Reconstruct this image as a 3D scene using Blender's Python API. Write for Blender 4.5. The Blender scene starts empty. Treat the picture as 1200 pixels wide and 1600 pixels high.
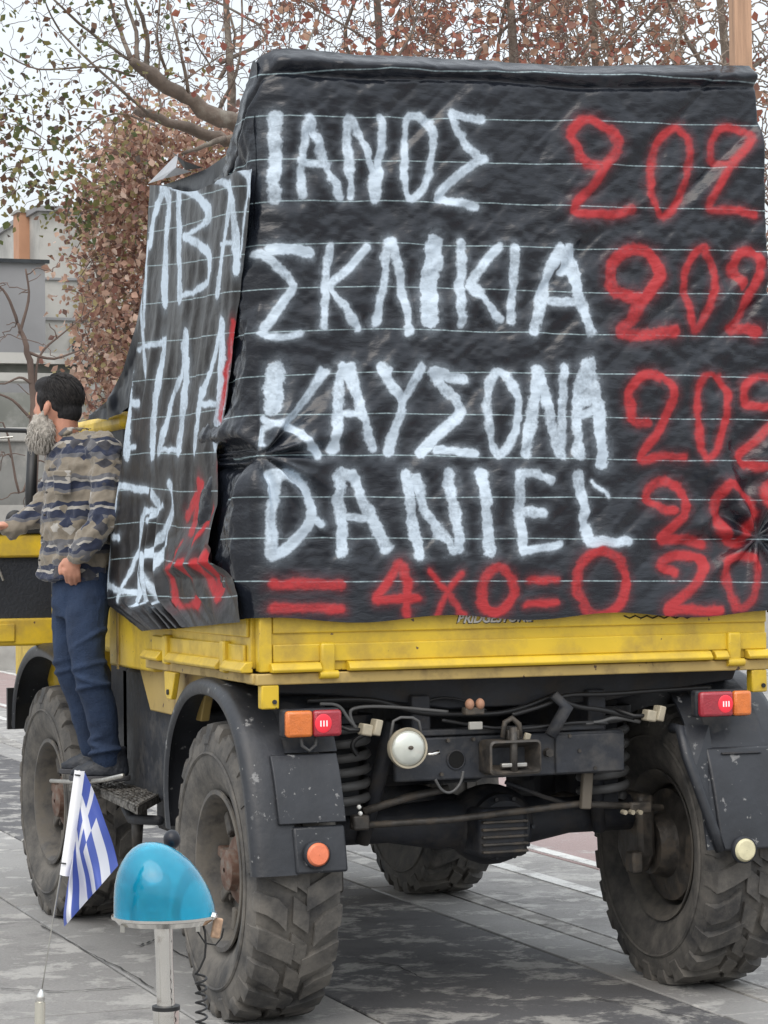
import bpy, bmesh, math, random
import numpy as np
from mathutils import Vector, Matrix, Euler
random.seed(7); RNG = np.random.default_rng(11)
sc = bpy.context.scene
COL = sc.collection
PI = math.pi

# ------------------------------------------------------------------ camera
FPX = 3845.3                      # focal length in photo pixels (photo 1200 wide)
CAM = Vector((-3.886, -8.885, 1.832)); YAW, PIT, ROL = .35706, .01537, -.01192
FW = Vector((math.sin(YAW)*math.cos(PIT), math.cos(YAW)*math.cos(PIT), math.sin(PIT)))
RT = Vector((math.cos(YAW), -math.sin(YAW), 0)); UP = RT.cross(FW)
RT, UP = RT*math.cos(ROL)+UP*math.sin(ROL), -RT*math.sin(ROL)+UP*math.cos(ROL)
cd = bpy.data.cameras.new('camera'); cam = bpy.data.objects.new('camera', cd); COL.objects.link(cam)
cd.sensor_fit = 'HORIZONTAL'; cd.sensor_width = 36; cd.lens = FPX/1200*36
cd.clip_start = .1; cd.clip_end = 2000
M = Matrix((RT, UP, -FW)).transposed().to_4x4(); M.translation = CAM
cam.matrix_world = M; sc.camera = cam

# ------------------------------------------------------------------ light
w = bpy.data.worlds.new('World'); sc.world = w; w.use_nodes = True
nt = w.node_tree; nt.nodes.clear(); N = nt.nodes.new; L = nt.links.new
out = N('ShaderNodeOutputWorld'); bg1 = N('ShaderNodeBackground'); bg2 = N('ShaderNodeBackground'); add = N('ShaderNodeAddShader')
sky = N('ShaderNodeTexSky'); sky.sky_type = 'NISHITA'; sky.sun_disc = False
sky.sun_elevation = math.radians(50); sky.sun_rotation = math.radians(215); sky.dust_density = 5; sky.air_density = 1.2
L(sky.outputs[0], bg1.inputs[0]); bg1.inputs[1].default_value = .05
tc = N('ShaderNodeTexCoord'); sp = N('ShaderNodeSeparateXYZ'); L(tc.outputs['Generated'], sp.inputs[0])
mr = N('ShaderNodeMapRange'); L(sp.outputs[2], mr.inputs[0]); mr.inputs[1].default_value = -.05; mr.inputs[2].default_value = 1
mr.inputs[3].default_value = .60; mr.inputs[4].default_value = 1.55
nz = N('ShaderNodeTexNoise'); nz.inputs['Scale'].default_value = 3; nz.inputs['Detail'].default_value = 5; L(tc.outputs['Generated'], nz.inputs[0])
mr2 = N('ShaderNodeMapRange'); L(nz.outputs[0], mr2.inputs[0]); mr2.inputs[1].default_value = .3; mr2.inputs[2].default_value = .7; mr2.inputs[3].default_value = .88; mr2.inputs[4].default_value = 1.1
mm = N('ShaderNodeMath'); mm.operation = 'MULTIPLY'; L(mr.outputs[0], mm.inputs[0]); L(mr2.outputs[0], mm.inputs[1])
bg2.inputs[0].default_value = (.93, .97, 1, 1); L(mm.outputs[0], bg2.inputs[1])
L(bg1.outputs[0], add.inputs[0]); L(bg2.outputs[0], add.inputs[1]); L(add.outputs[0], out.inputs[0])
sd = bpy.data.lights.new('sun', 'SUN'); sun = bpy.data.objects.new('sun', sd); COL.objects.link(sun)
sd.energy = 1.0; sd.angle = math.radians(50); sd.color = (1, .97, .93)
sun.rotation_euler = Vector((-.45, -.6, 1.0)).to_track_quat('Z', 'Y').to_euler()
sc.view_settings.view_transform = 'Standard'; sc.view_settings.look = 'None'
sc.view_settings.exposure = 0.12; sc.view_settings.gamma = 1; sc.view_settings.use_curve_mapping = False

# ------------------------------------------------------------------ helpers
def ray(u, v): return FW + RT*((u-600)/FPX) - UP*((v-800)/FPX)
def on(ax, c, u, v):
    d = ray(u, v); return CAM + d*((c-CAM[ax])/d[ax])
def dep(t, u, v): return CAM + ray(u, v)*t

def tag(o, label=None, cat=None, group=None, kind=None):
    if label: o['label'] = label
    if cat: o['category'] = cat
    if group: o['group'] = group
    if kind: o['kind'] = kind
    return o
def empty(name, loc=(0, 0, 0), parent=None, rz=0):
    o = bpy.data.objects.new(name, None); COL.objects.link(o); o.location = loc; o.rotation_euler[2] = rz
    o.empty_display_size = .1
    if parent: o.parent = parent
    return o

class MB:
    def __init__(s): s.v = []; s.f = []; s.uv = []
    def add(s, vs, fs):
        b = len(s.v); s.v += [tuple(x) for x in vs]; s.f += [tuple(b+i for i in f) for f in fs]; return s
    def box(s, lo, hi, M=None):
        x0, y0, z0 = lo; x1, y1, z1 = hi
        vs = [Vector(p) for p in [(x0,y0,z0),(x1,y0,z0),(x1,y1,z0),(x0,y1,z0),(x0,y0,z1),(x1,y0,z1),(x1,y1,z1),(x0,y1,z1)]]
        if M is not None: vs = [M @ p for p in vs]
        return s.add(vs, [(0,3,2,1),(4,5,6,7),(0,1,5,4),(1,2,6,5),(2,3,7,6),(3,0,4,7)])
    def cbox(s, c, size, rot=(0, 0, 0)):
        M = Matrix.Translation(c) @ Euler(rot).to_matrix().to_4x4()
        h = [q/2 for q in size]; return s.box([-q for q in h], h, M)
    def prism(s, poly, ax, lo, hi):
        """poly 2D points in the two other axes (order x,y,z minus ax)"""
        def P(a, b, c):
            q = [a, b]; q.insert(ax, c); return q
        n = len(poly)
        vs = [P(a, b, lo) for a, b in poly]+[P(a, b, hi) for a, b in poly]
        return s.add(vs, [tuple(range(n)), tuple(range(2*n-1, n-1, -1))]+[(i, n+i, n+(i+1) % n, (i+1) % n) for i in range(n)])
    def tube(s, pts, rad, n=8, cap=True, sq=None):
        pts = [Vector(p) for p in pts]; k = len(pts)
        if not hasattr(rad, '__len__'): rad = [rad]*k
        t0 = (pts[1]-pts[0]).normalized()
        a = Vector((0, 0, 1)) if abs(t0.z) < .9 else Vector((1, 0, 0))
        u = t0.cross(a).normalized(); vs = []
        for i in range(k):
            t = (pts[min(i+1, k-1)]-pts[max(i-1, 0)])
            t = t.normalized() if t.length > 1e-9 else t0
            u = (u-t*u.dot(t)); u = u.normalized() if u.length > 1e-6 else t.orthogonal().normalized()
            w = t.cross(u)
            for j in range(n):
                a = 2*PI*j/n; vs.append(pts[i]+(u*math.cos(a)+w*math.sin(a))*rad[i])
        fs = [(i*n+j, i*n+(j+1) % n, (i+1)*n+(j+1) % n, (i+1)*n+j) for i in range(k-1) for j in range(n)]
        if cap: fs += [tuple(range(n-1, -1, -1)), tuple((k-1)*n+j for j in range(n))]
        return s.add(vs, fs)
    def ring(s, rings, close=False, cap=True):
        """loft rings of equal count"""
        n = len(rings[0]); k = len(rings); vs = [p for r in rings for p in r]
        fs = [(i*n+j, i*n+(j+1) % n, ((i+1) % k)*n+(j+1) % n, ((i+1) % k)*n+j) for i in range(k if close else k-1) for j in range(n)]
        if cap and not close: fs += [tuple(range(n-1, -1, -1)), tuple((k-1)*n+j for j in range(n))]
        return s.add(vs, fs)
    def lathe(s, prof, n=32, axis='X', c=(0, 0, 0), cap=False):
        """prof: (r, h) pairs"""
        R = []
        for r, h in prof:
            q = []
            for j in range(n):
                a = 2*PI*j/n; x, y = r*math.cos(a), r*math.sin(a)
                p = {'X': (h, x, y), 'Y': (y, h, x), 'Z': (x, y, h)}[axis]
                q.append((p[0]+c[0], p[1]+c[1], p[2]+c[2]))
            R.append(q)
        return s.ring(R, cap=cap)
    def ell(s, c, r, n=14, m=10, rot=(0, 0, 0)):
        E = Euler(rot).to_matrix(); c = Vector(c); R = []
        for i in range(m+1):
            th = PI*(i+.0)/m; th = min(max(th, .05), PI-.05)
            R.append([c+E @ Vector((r[0]*math.sin(th)*math.cos(2*PI*j/n), r[1]*math.sin(th)*math.sin(2*PI*j/n), r[2]*math.cos(th))) for j in range(n)])
        return s.ring(R)
    def build(s, name, mat, parent=None, smooth=False, bevel=0, seg=2, recalc=True, angle=None, uv=None):
        me = bpy.data.meshes.new(name); me.from_pydata([tuple(v) for v in s.v], [], s.f)
        if recalc:
            bm = bmesh.new(); bm.from_mesh(me); bmesh.ops.recalc_face_normals(bm, faces=bm.faces); bm.to_mesh(me); bm.free()
        if mat: me.materials.append(mat)
        if smooth:
            me.polygons.foreach_set('use_smooth', [True]*len(me.polygons))
            if angle: 
                me.set_sharp_from_angle(angle=math.radians(angle))
        o = bpy.data.objects.new(name, me); COL.objects.link(o)
        if parent: o.parent = parent
        if bevel:
            b = o.modifiers.new('bevel', 'BEVEL'); b.width = bevel; b.segments = seg; b.limit_method = 'ANGLE'; b.angle_limit = math.radians(40)
            me.polygons.foreach_set('use_smooth', [True]*len(me.polygons)); me.set_sharp_from_angle(angle=math.radians(40))
        return o

def grid_obj(name, P, mat, parent=None, UV=None, smooth=True):
    """P: (rows, cols, 3) array"""
    r, c = P.shape[:2]; me = bpy.data.meshes.new(name)
    idx = np.arange(r*c).reshape(r, c)
    q = np.stack([idx[:-1, :-1], idx[:-1, 1:], idx[1:, 1:], idx[1:, :-1]], -1).reshape(-1, 4)
    me.vertices.add(r*c); me.vertices.foreach_set('co', P.reshape(-1).astype(np.float32))
    me.loops.add(q.size); me.loops.foreach_set('vertex_index', q.reshape(-1).astype(np.int32))
    me.polygons.add(len(q)); me.polygons.foreach_set('loop_start', np.arange(0, q.size, 4, dtype=np.int32))
    me.update(calc_edges=True)
    if UV is not None:
        l = me.uv_layers.new(name='UVMap'); l.data.foreach_set('uv', UV.reshape(-1, 2)[q.reshape(-1)].reshape(-1).astype(np.float32))
    me.polygons.foreach_set('use_smooth', [smooth]*len(q)); me.materials.append(mat); me.validate()
    o = bpy.data.objects.new(name, me); COL.objects.link(o)
    if parent: o.parent = parent
    return o

_tab = RNG.random((256, 256))
def vnoise(x, y, seed=0):
    x = x+seed*37.3; y = y+seed*91.7
    xi = np.floor(x).astype(int); yi = np.floor(y).astype(int); fx = x-xi; fy = y-yi
    fx = fx*fx*(3-2*fx); fy = fy*fy*(3-2*fy)
    g = lambda a, b: _tab[a % 256, b % 256]
    return (g(xi, yi)*(1-fx)+g(xi+1, yi)*fx)*(1-fy)+(g(xi, yi+1)*(1-fx)+g(xi+1, yi+1)*fx)*fy-.5
def fbm(x, y, oct=4, seed=0):
    r = 0; a = 1
    for i in range(oct): r = r+a*vnoise(x*2**i, y*2**i, seed+i*3); a *= .5
    return r

# ------------------------------------------------------------------ materials
def mat(name, col, rough=.6, metal=0, var=.15, vs=6, bump=0, bs=40, dirt=None, da=.5, ds=4, dsharp=.08, coat=0, trans=0, emit=None, es=0, spec=.5, stretch=(1, 1, 1), chips=None):
    m = bpy.data.materials.new(name); m.use_nodes = True; nt = m.node_tree; N = nt.nodes.new; L = nt.links.new
    b = nt.nodes['Principled BSDF']; tc = N('ShaderNodeTexCoord'); mp = N('ShaderNodeMapping'); mp.inputs['Scale'].default_value = stretch
    L(tc.outputs['Object'], mp.inputs[0])
    nz = N('ShaderNodeTexNoise'); nz.inputs['Scale'].default_value = vs; nz.inputs['Detail'].default_value = 6; L(mp.outputs[0], nz.inputs[0])
    mr = N('ShaderNodeMapRange'); mr.inputs[1].default_value = .25; mr.inputs[2].default_value = .75; mr.inputs[3].default_value = 1-var; mr.inputs[4].default_value = 1+var
    L(nz.outputs[0], mr.inputs[0])
    mx = N('ShaderNodeMix'); mx.data_type = 'RGBA'; mx.blend_type = 'MULTIPLY'; mx.inputs[0].default_value = 1
    mx.inputs[6].default_value = (*col, 1); L(mr.outputs[0], mx.inputs[7]); c = mx.outputs[2]
    r_out = None
    if dirt is not None:
        n2 = N('ShaderNodeTexNoise'); n2.inputs['Scale'].default_value = ds; n2.inputs['Detail'].default_value = 9; n2.inputs['Roughness'].default_value = .65
        L(mp.outputs[0], n2.inputs[0])
        m2 = N('ShaderNodeMapRange'); L(n2.outputs[0], m2.inputs[0]); t = .5+(.5-da)*.5
        m2.inputs[1].default_value = t-dsharp; m2.inputs[2].default_value = t+dsharp
        mx2 = N('ShaderNodeMix'); mx2.data_type = 'RGBA'; L(m2.outputs[0], mx2.inputs[0]); L(c, mx2.inputs[6]); mx2.inputs[7].default_value = (*dirt, 1); c = mx2.outputs[2]
        m3 = N('ShaderNodeMapRange'); L(m2.outputs[0], m3.inputs[0]); m3.inputs[3].default_value = rough; m3.inputs[4].default_value = min(1, rough+.35); r_out = m3.outputs[0]
    if chips:
        n4 = N('ShaderNodeTexNoise'); n4.inputs['Scale'].default_value = chips[1]; n4.inputs['Detail'].default_value = 4; L(mp.outputs[0], n4.inputs[0])
        m4 = N('ShaderNodeMapRange'); L(n4.outputs[0], m4.inputs[0]); m4.inputs[1].default_value = chips[2]; m4.inputs[2].default_value = chips[2]+.012
        mx4 = N('ShaderNodeMix'); mx4.data_type = 'RGBA'; L(m4.outputs[0], mx4.inputs[0]); L(c, mx4.inputs[6]); mx4.inputs[7].default_value = (*chips[0], 1); c = mx4.outputs[2]
    L(c, b.inputs['Base Color'])
    if r_out: L(r_out, b.inputs['Roughness'])
    else: b.inputs['Roughness'].default_value = rough
    b.inputs['Metallic'].default_value = metal; b.inputs['Coat Weight'].default_value = coat; b.inputs['Transmission Weight'].default_value = trans
    b.inputs['Specular IOR Level'].default_value = spec
    if emit: b.inputs['Emission Color'].default_value = (*emit, 1); b.inputs['Emission Strength'].default_value = es
    if bump:
        n3 = N('ShaderNodeTexNoise'); n3.inputs['Scale'].default_value = bs; n3.inputs['Detail'].default_value = 8; L(mp.outputs[0], n3.inputs[0])
        bp = N('ShaderNodeBump'); bp.inputs['Strength'].default_value = bump; bp.inputs['Distance'].default_value = .01
        L(n3.outputs[0], bp.inputs['Height']); L(bp.outputs[0], b.inputs['Normal'])
    return m

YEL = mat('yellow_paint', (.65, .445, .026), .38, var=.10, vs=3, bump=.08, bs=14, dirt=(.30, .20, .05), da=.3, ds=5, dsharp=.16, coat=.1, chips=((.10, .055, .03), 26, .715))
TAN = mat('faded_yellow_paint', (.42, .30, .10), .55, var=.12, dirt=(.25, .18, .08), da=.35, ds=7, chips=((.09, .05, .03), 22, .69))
BLK = mat('black_plastic', (.019, .021, .026), .42, var=.3, vs=8, bump=.25, bs=25, dirt=(.20, .20, .20), da=.22, ds=13, dsharp=.02, chips=((.16, .16, .155), 45, .70))
BLK2 = mat('dusty_black_metal', (.022, .025, .032), .55, var=.4, vs=7, bump=.3, bs=30, dirt=(.075, .072, .07), da=.33, ds=10, dsharp=.12)
DARK = mat('chassis_black', (.016, .018, .024), .6, var=.4, vs=9, bump=.3, bs=40, dirt=(.05, .045, .042), da=.33, ds=8, dsharp=.1)
GREASE = mat('greasy_metal', (.06, .055, .05), .5, metal=.4, var=.4, vs=20, bump=.3, bs=40, dirt=(.12, .10, .08), da=.4, ds=12)
RUB = mat('tyre_rubber', (.040, .039, .039), .78, var=.25, vs=6, bump=.35, bs=50, dirt=(.150, .138, .122), da=.50, ds=5, dsharp=.13)
RIM = mat('dirty_rim', (.085, .08, .075), .6, metal=.3, var=.4, vs=10, bump=.3, dirt=(.16, .145, .125), da=.5, ds=8)
RUST = mat('rusty_hub', (.12, .065, .045), .8, var=.4, vs=14, bump=.4, dirt=(.16, .14, .12), da=.4, ds=14)
BEIGE = mat('beige_plastic', (.36, .32, .24), .5, var=.25, vs=20)
ORL = mat('orange_lens', (.65, .17, .03), .25, coat=.6, var=.15, vs=30, bump=.3, bs=160)
REL = mat('red_lens', (.33, .02, .035), .2, coat=.6, var=.15, vs=30, bump=.3, bs=160)
LIT = mat('lit_red_lens', (.7, .03, .05), .3, emit=(1, .03, .06), es=.16)
BULB = mat('lit_filament', (1, .5, .5), .3, emit=(1, .55, .55), es=.8)
ORR = mat('orange_reflector', (.80, .22, .11), .3, var=.1, vs=30, coat=.3, bump=.2, bs=220)
CRR = mat('cream_reflector', (.66, .61, .40), .4, var=.15, vs=30, bump=.2, bs=220)
GLS = mat('lamp_glass', (.62, .64, .58), .16, var=.15, vs=4, coat=1, metal=.35)
CHR = mat('chrome', (.72, .70, .66), .12, metal=1, var=.12, vs=18, dirt=(.35, .3, .26), da=.12, ds=30)
ALU = mat('bare_alloy', (.42, .41, .38), .4, metal=.8, var=.3, vs=30)
CABL = mat('black_cable', (.012, .012, .013), .45)
GRYC = mat('grey_hose', (.09, .09, .09), .5, var=.2)
WOODM = mat('planed_timber', (.46, .28, .18), .7, var=.25, vs=4, bump=.3, bs=30, stretch=(14, 14, 1))
NAVY = mat('denim', (.014, .030, .070), .85, var=.35, vs=7, bump=.5, bs=160)
SHOE = mat('shoe_leather', (.014, .017, .024), .5, var=.3, bump=.3, bs=60)
SOLE = mat('shoe_sole', (.05, .05, .055), .8)
SKIN = mat('skin', (.52, .25, .17), .5, var=.16, vs=18, bump=.12, bs=90)
HAIR = mat('dark_hair', (.012, .011, .012), .8, var=.5, vs=60, bump=.9, bs=120, stretch=(1, 1, .35))
BEARD = mat('grey_beard', (.36, .33, .29), .8, var=.45, vs=60, bump=1.0, bs=90)
STEPM = mat('worn_step_metal', (.16, .15, .135), .55, metal=.5, var=.4, vs=30, bump=.5, bs=60, dirt=(.05, .045, .04), da=.45, ds=20)
GLASSB = mat('dark_glass', (.02, .025, .03), .08, coat=.5)
BARK = mat('bark', (.135, .105, .085), .9, var=.4, vs=9, bump=.8, bs=30, dirt=(.24, .215, .18), da=.35, ds=6)
TWIG = mat('twig_bark', (.12, .085, .07), .9, var=.3)
TWIGP = mat('pale_twig_bark', (.22, .175, .14), .9, var=.3)

def leafmat(name, cols, sc_=2.0):
    m = bpy.data.materials.new(name); m.use_nodes = True; nt = m.node_tree; N = nt.nodes.new; L = nt.links.new
    b = nt.nodes['Principled BSDF']; g = N('ShaderNodeNewGeometry'); cr = N('ShaderNodeValToRGB'); cr.color_ramp.interpolation = 'CONSTANT'
    e = cr.color_ramp.elements
    while len(e) < len(cols): e.new(.5)
    for i, c in enumerate(cols): e[i].position = i/len(cols); e[i].color = (*c, 1)
    L(g.outputs['Random Per Island'], cr.inputs[0]); L(cr.outputs[0], b.inputs['Base Color']); b.inputs['Roughness'].default_value = .65
    tr = N('ShaderNodeBsdfTranslucent'); L(cr.outputs[0], tr.inputs[0]); mx = N('ShaderNodeMixShader'); mx.inputs[0].default_value = .35
    L(b.outputs[0], mx.inputs[1]); L(tr.outputs[0], mx.inputs[2]); L(mx.outputs[0], nt.nodes['Material Output'].inputs[0])
    return m
LEAFG = leafmat('autumn_green_leaf', [(.10, .12, .04), (.16, .15, .05), (.11, .07, .04), (.08, .10, .035), (.15, .08, .05), (.07, .05, .04), (.20, .17, .06)])
LEAFB = leafmat('brown_leaf', [(.44, .27, .20), (.34, .19, .135), (.50, .35, .27), (.28, .14, .11), (.55, .41, .33), (.40, .24, .18), (.20, .12, .10), (.44, .28, .21), (.38, .32, .16)])
LEAFR = leafmat('red_leaf', [(.33, .12, .08), (.40, .18, .12), (.26, .09, .07), (.38, .21, .14), (.24, .12, .09), (.42, .26, .18)])

# ------------------------------------------------------------------ ground
def roadmat(name, base, worn, amt, pebbles=.5, dark=(.06, .06, .062), damt=.2, sx=1.0, wsc=1.4):
    m = bpy.data.materials.new(name); m.use_nodes = True; nt = m.node_tree; N = nt.nodes.new; L = nt.links.new
    b = nt.nodes['Principled BSDF']; g = N('ShaderNodeNewGeometry'); mp = N('ShaderNodeMapping'); mp.inputs['Scale'].default_value = (sx, 1, 1); L(g.outputs['Position'], mp.inputs[0])
    def noise(s, d=6, r=.6, dist=0):
        n = N('ShaderNodeTexNoise'); n.inputs['Scale'].default_value = s; n.inputs['Detail'].default_value = d; n.inputs['Roughness'].default_value = r; n.inputs['Distortion'].default_value = dist
        L(mp.outputs[0], n.inputs[0]); return n.outputs[0]
    def rng(x, a, b_, c=0, d=1):
        q = N('ShaderNodeMapRange'); L(x, q.inputs[0]); q.inputs[1].default_value = a; q.inputs[2].default_value = b_; q.inputs[3].default_value = c; q.inputs[4].default_value = d; return q.outputs[0]
    def mix(f, a, c, mode='MIX'):
        q = N('ShaderNodeMix'); q.data_type = 'RGBA'; q.blend_type = mode
        if isinstance(f, float): q.inputs[0].default_value = f
        else: L(f, q.inputs[0])
        for s_, v in ((6, a), (7, c)):
            if isinstance(v, tuple): q.inputs[s_].default_value = (*v, 1)
            else: L(v, q.inputs[s_])
        return q.outputs[2]
    c = mix(rng(noise(.7, 4), .3, .7), tuple(x*.85 for x in base), tuple(x*1.12 for x in base))
    t = .5+(.5-damt)*.45
    c = mix(rng(noise(1.1, 8, .7), t-.06, t+.06), c, dark)
    t = .5+(.5-amt)*.45
    wn = noise(wsc*3, 10, .72, .3)
    c = mix(rng(wn, t-.03, t+.04), c, worn)
    c = mix(rng(noise(90, 3, .8), .25, .75, .72, 1.3), c, c, 'MIX')
    sp = N('ShaderNodeMix'); sp.data_type = 'RGBA'; sp.blend_type = 'MULTIPLY'; sp.inputs[0].default_value = 1; L(c, sp.inputs[6]); L(rng(noise(70, 4, .8), .3, .7, 1-.35*pebbles, 1+.35*pebbles), sp.inputs[7])
    L(sp.outputs[2], b.inputs['Base Color']); L(rng(noise(2.2, 6), .3, .7, .62, .92), b.inputs['Roughness'])
    h = N('ShaderNodeMath'); h.operation = 'ADD'; L(noise(60, 6, .8), h.inputs[0])
    h2 = N('ShaderNodeMath'); h2.operation = 'MULTIPLY'; L(rng(wn, t-.04, t+.05), h2.inputs[0]); h2.inputs[1].default_value = .8; L(h2.outputs[0], h.inputs[1])
    bp = N('ShaderNodeBump'); bp.inputs['Strength'].default_value = .6; bp.inputs['Distance'].default_value = .008; L(h.outputs[0], bp.inputs['Height']); L(bp.outputs[0], b.inputs['Normal'])
    return m
ASPH = roadmat('dark_worn_asphalt', (.100, .098, .101), (.33, .32, .30), .42, damt=.3, dark=(.072, .070, .073), wsc=1.0)
CONC = roadmat('grey_concrete', (.28, .272, .262), (.42, .41, .39), .44, damt=.28, dark=(.18, .176, .172), wsc=1.15)
CONC2 = roadmat('smooth_concrete', (.27, .264, .255), (.42, .41, .39), .36, pebbles=.4, damt=.15, dark=(.14, .138, .135))
GUT = roadmat('gutter_concrete', (.26, .25, .235), (.40, .385, .36), .5, damt=.3, dark=(.13, .125, .12))
PINK = roadmat('pink_asphalt', (.31, .235, .225), (.40, .36, .345), .3, damt=.1, dark=(.22, .15, .145))
PAVE = roadmat('pale_pavement', (.34, .33, .31), (.46, .45, .43), .4, damt=.2, dark=(.2, .2, .19))
WHT = roadmat('road_paint', (.62, .62, .60), (.38, .37, .36), .38, damt=.15, dark=(.3, .3, .29))

def slab(x0, x1, y0, y1, m, top=0., name='paving_slab', nx=0):
    o = MB().box((x0, y0, -.045), (x1, y1, top)).build(name, m, road, bevel=.006, seg=1)
    return o
road = MB().box((-400, -400, -.30), (400, 600, -.05)).build('road', CONC, None)
tag(road, kind='structure')
rr = random.Random(3)
def strip(x0, x1, y0, y1, step, m, off=0., jit=.003, name='paving_slab'):
    y = y0+off-step
    while y < y1:
        a, b = max(y, y0), min(y+step-.012, y1)
        if b-a > .05: slab(x0, x1-.012, a, b, m, rr.uniform(-jit, 0), name)
        y += step
for k, (x0, x1, st, m) in enumerate([(-9.4, -6.4, 6, CONC), (-6.4, -3.6, 5, CONC), (-3.6, -1.21, 4.1, CONC), (-1.21, -.56, 5.2, CONC2)]):
    strip(x0, x1, -9.6, 16, st, m, off=.9*k+.37)
strip(-.56, .70, -9.6, 16, 30, ASPH, jit=.001, name='asphalt_strip')
strip(.70, 1.00, -9.6, 16, 4.0, CONC2, off=1.3, name='concrete_kerb_strip')
strip(1.00, 1.15, -9.6, 16, 1.6, GUT, off=.5, name='gutter_strip')
strip(1.15, 2.15, -9.6, 16, 3.4, CONC, off=.8)
strip(2.15, 4.0, -9.6, 34, 60, PINK, jit=.001, name='pink_lane')
strip(4.0, 9.0, -9.6, 34, 7, CONC, off=2)
for x0, x1 in ((1.66, 1.76), (2.17, 2.26), (3.88, 3.98)):
    o = MB().box((x0, -9, -.003), (x1, 33.5, .004)).build('lane_line', WHT, road)
pv = MB().box((-9.4, 16.02, -.3), (2.13, 60, -.004)).build('far_road_surface', CONC, road)
pv2 = MB().box((-60, 34.2, -.3), (80, 44, .13)).build('pavement', PAVE, None, bevel=.02); tag(pv2, kind='structure')
# cracks: dark narrow recesses drawn as thin filled seams
CRK = mat('crack_filler', (.035, .033, .032), .9)
def crack(pts, wd=.0035):
    mb = MB(); P = [on(2, 0, *p) for p in pts]; Q = []
    for a, b in zip(P[:-1], P[1:]):
        for i in range(7):
            q = a.lerp(b, i/7); Q.append(q+Vector((rr.uniform(-.008, .008), rr.uniform(-.02, .02), 0)))
    Q.append(P[-1]); vs = []; fs = []
    for i, q in enumerate(Q):
        t = (Q[min(i+1, len(Q)-1)]-Q[max(i-1, 0)]); n = Vector((-t.y, t.x, 0)).normalized()*wd*rr.uniform(.5, 1.3)
        vs += [(q.x-n.x, q.y-n.y, .0045), (q.x+n.x, q.y+n.y, .0045)]
    fs = [(2*i, 2*i+1, 2*i+3, 2*i+2) for i in range(len(Q)-1)]
    mb.add(vs, fs).build('road_crack', CRK, road, recalc=False)
crack([(67, 1448), (130, 1485), (185, 1512), (240, 1545)]); crack([(0, 1545), (90, 1550), (210, 1543)], .005); crack([(215, 1480), (240, 1470), (300, 1500)], .005)
0 and crack([(780, 1389), (860, 1381)], .008);  

for pp in ([(905, 1556), (1010, 1575), (1100, 1596)], [(560, 1500), (620, 1510), (660, 1530)]): crack(pp, .004)

# ------------------------------------------------------------------ painted tarpaulin image
ch = []
def A_(p): return [(400+x/3, 150+y/3) for x, y in p]
def B_(p): return [(800+x/3, 150+y/3) for x, y in p]
def C_(p): return [(400+x/3, 540+y/3) for x, y in p]
def D_(p): return [(800+x/3, 540+y/3) for x, y in p]
W_ = []; R_ = []
def ws(f, w, *pts): W_.append((f(list(pts)), w))
def rs(f, w, *pts): R_.append((f(list(pts)), w))
ws(A_,18,(75,105),(72,490))
ws(A_,13,(225,115),(205,300),(195,475)); ws(A_,13,(228,115),(300,290),(380,480)); ws(A_,12,(190,310),(240,320),(330,330))
ws(A_,12,(415,115),(420,300),(435,475)); ws(A_,12,(430,115),(490,230),(530,340),(540,490)); ws(A_,12,(570,110),(582,230),(565,340),(562,470),(540,490))
ws(A_,11,(710,100),(690,200),(680,330),(690,440),(725,482),(775,440),(808,330),(818,200),(790,130),(710,100))
ws(A_,13,(1055,112),(960,108),(895,95),(930,170),(985,250),(1040,298),(1060,300)); ws(A_,13,(1040,300),(920,390),(855,465),(880,490),(960,500),(1020,522))
rs(B_,14,(420,335),(330,320),(285,240),(272,170),(330,115),(420,150),(475,210),(470,270),(420,330),(360,430),(290,500),(278,555),(400,560),(480,555),(545,538))
rs(B_,11,(740,160),(680,210),(640,330),(638,460),(680,565),(740,530),(800,400),(818,240),(780,170),(740,160))
rs(B_,11,(1010,330),(940,320),(920,260),(950,170),(1020,150),(1095,190),(1080,240),(1000,330),(950,420),(905,530),(1000,540),(1060,545),(1120,565))
ws(A_,18,(55,728),(140,722),(240,740)); ws(A_,14,(10,745),(100,820),(160,885),(140,940),(70,1040),(35,1090)); ws(A_,9,(20,1115),(110,1135),(210,1110))
ws(A_,13,(345,710),(318,900),(305,1085)); ws(A_,12,(508,715),(430,810),(345,880)); ws(A_,12,(345,900),(410,1000),(470,1090))
ws(A_,13,(608,690),(592,870),(560,1060)); ws(A_,12,(622,690),(670,850),(708,1070),(715,1105))
ws(A_,24,(830,685),(810,880),(800,1055)); ws(A_,15,(850,690),(850,800))
ws(A_,14,(960,690),(955,900),(945,1070)); ws(A_,13,(1120,720),(1050,800),(1000,890),(1060,960),(1135,1050))
ws(A_,14,(1192,722),(1188,900),(1190,1055))
ws(B_,15,(200,725),(150,850),(90,1105)); ws(B_,17,(245,725),(280,900),(350,1105)); ws(B_,12,(150,970),(290,970)); ws(B_,16,(210,740),(225,820)); 
rs(B_,17,(580,960),(480,930),(445,860),(470,770),(560,720),(640,760),(670,840),(630,920),(570,990),(540,1060),(490,1110),(600,1122),(740,1112))
rs(B_,11,(870,720),(820,770),(795,860),(810,960),(830,1060),(850,1100),(890,1040),(925,940),(935,820),(900,750),(870,720))
rs(B_,13,(1060,890),(1020,830),(1040,750),(1100,735),(1150,790),(1130,870),(1090,950),(1060,1030),(1020,1085)); rs(B_,17,(1020,1090),(1080,1090),(1140,1105))
ws(C_,25,(90,115),(75,200),(72,285)); ws(C_,12,(40,345),(90,370),(140,350),(210,270),(320,125)); ws(C_,15,(130,372),(200,440),(270,510)); ws(C_,9,(70,370),(30,400),(30,460)); ws(C_,8,(300,110),(240,220))
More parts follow.
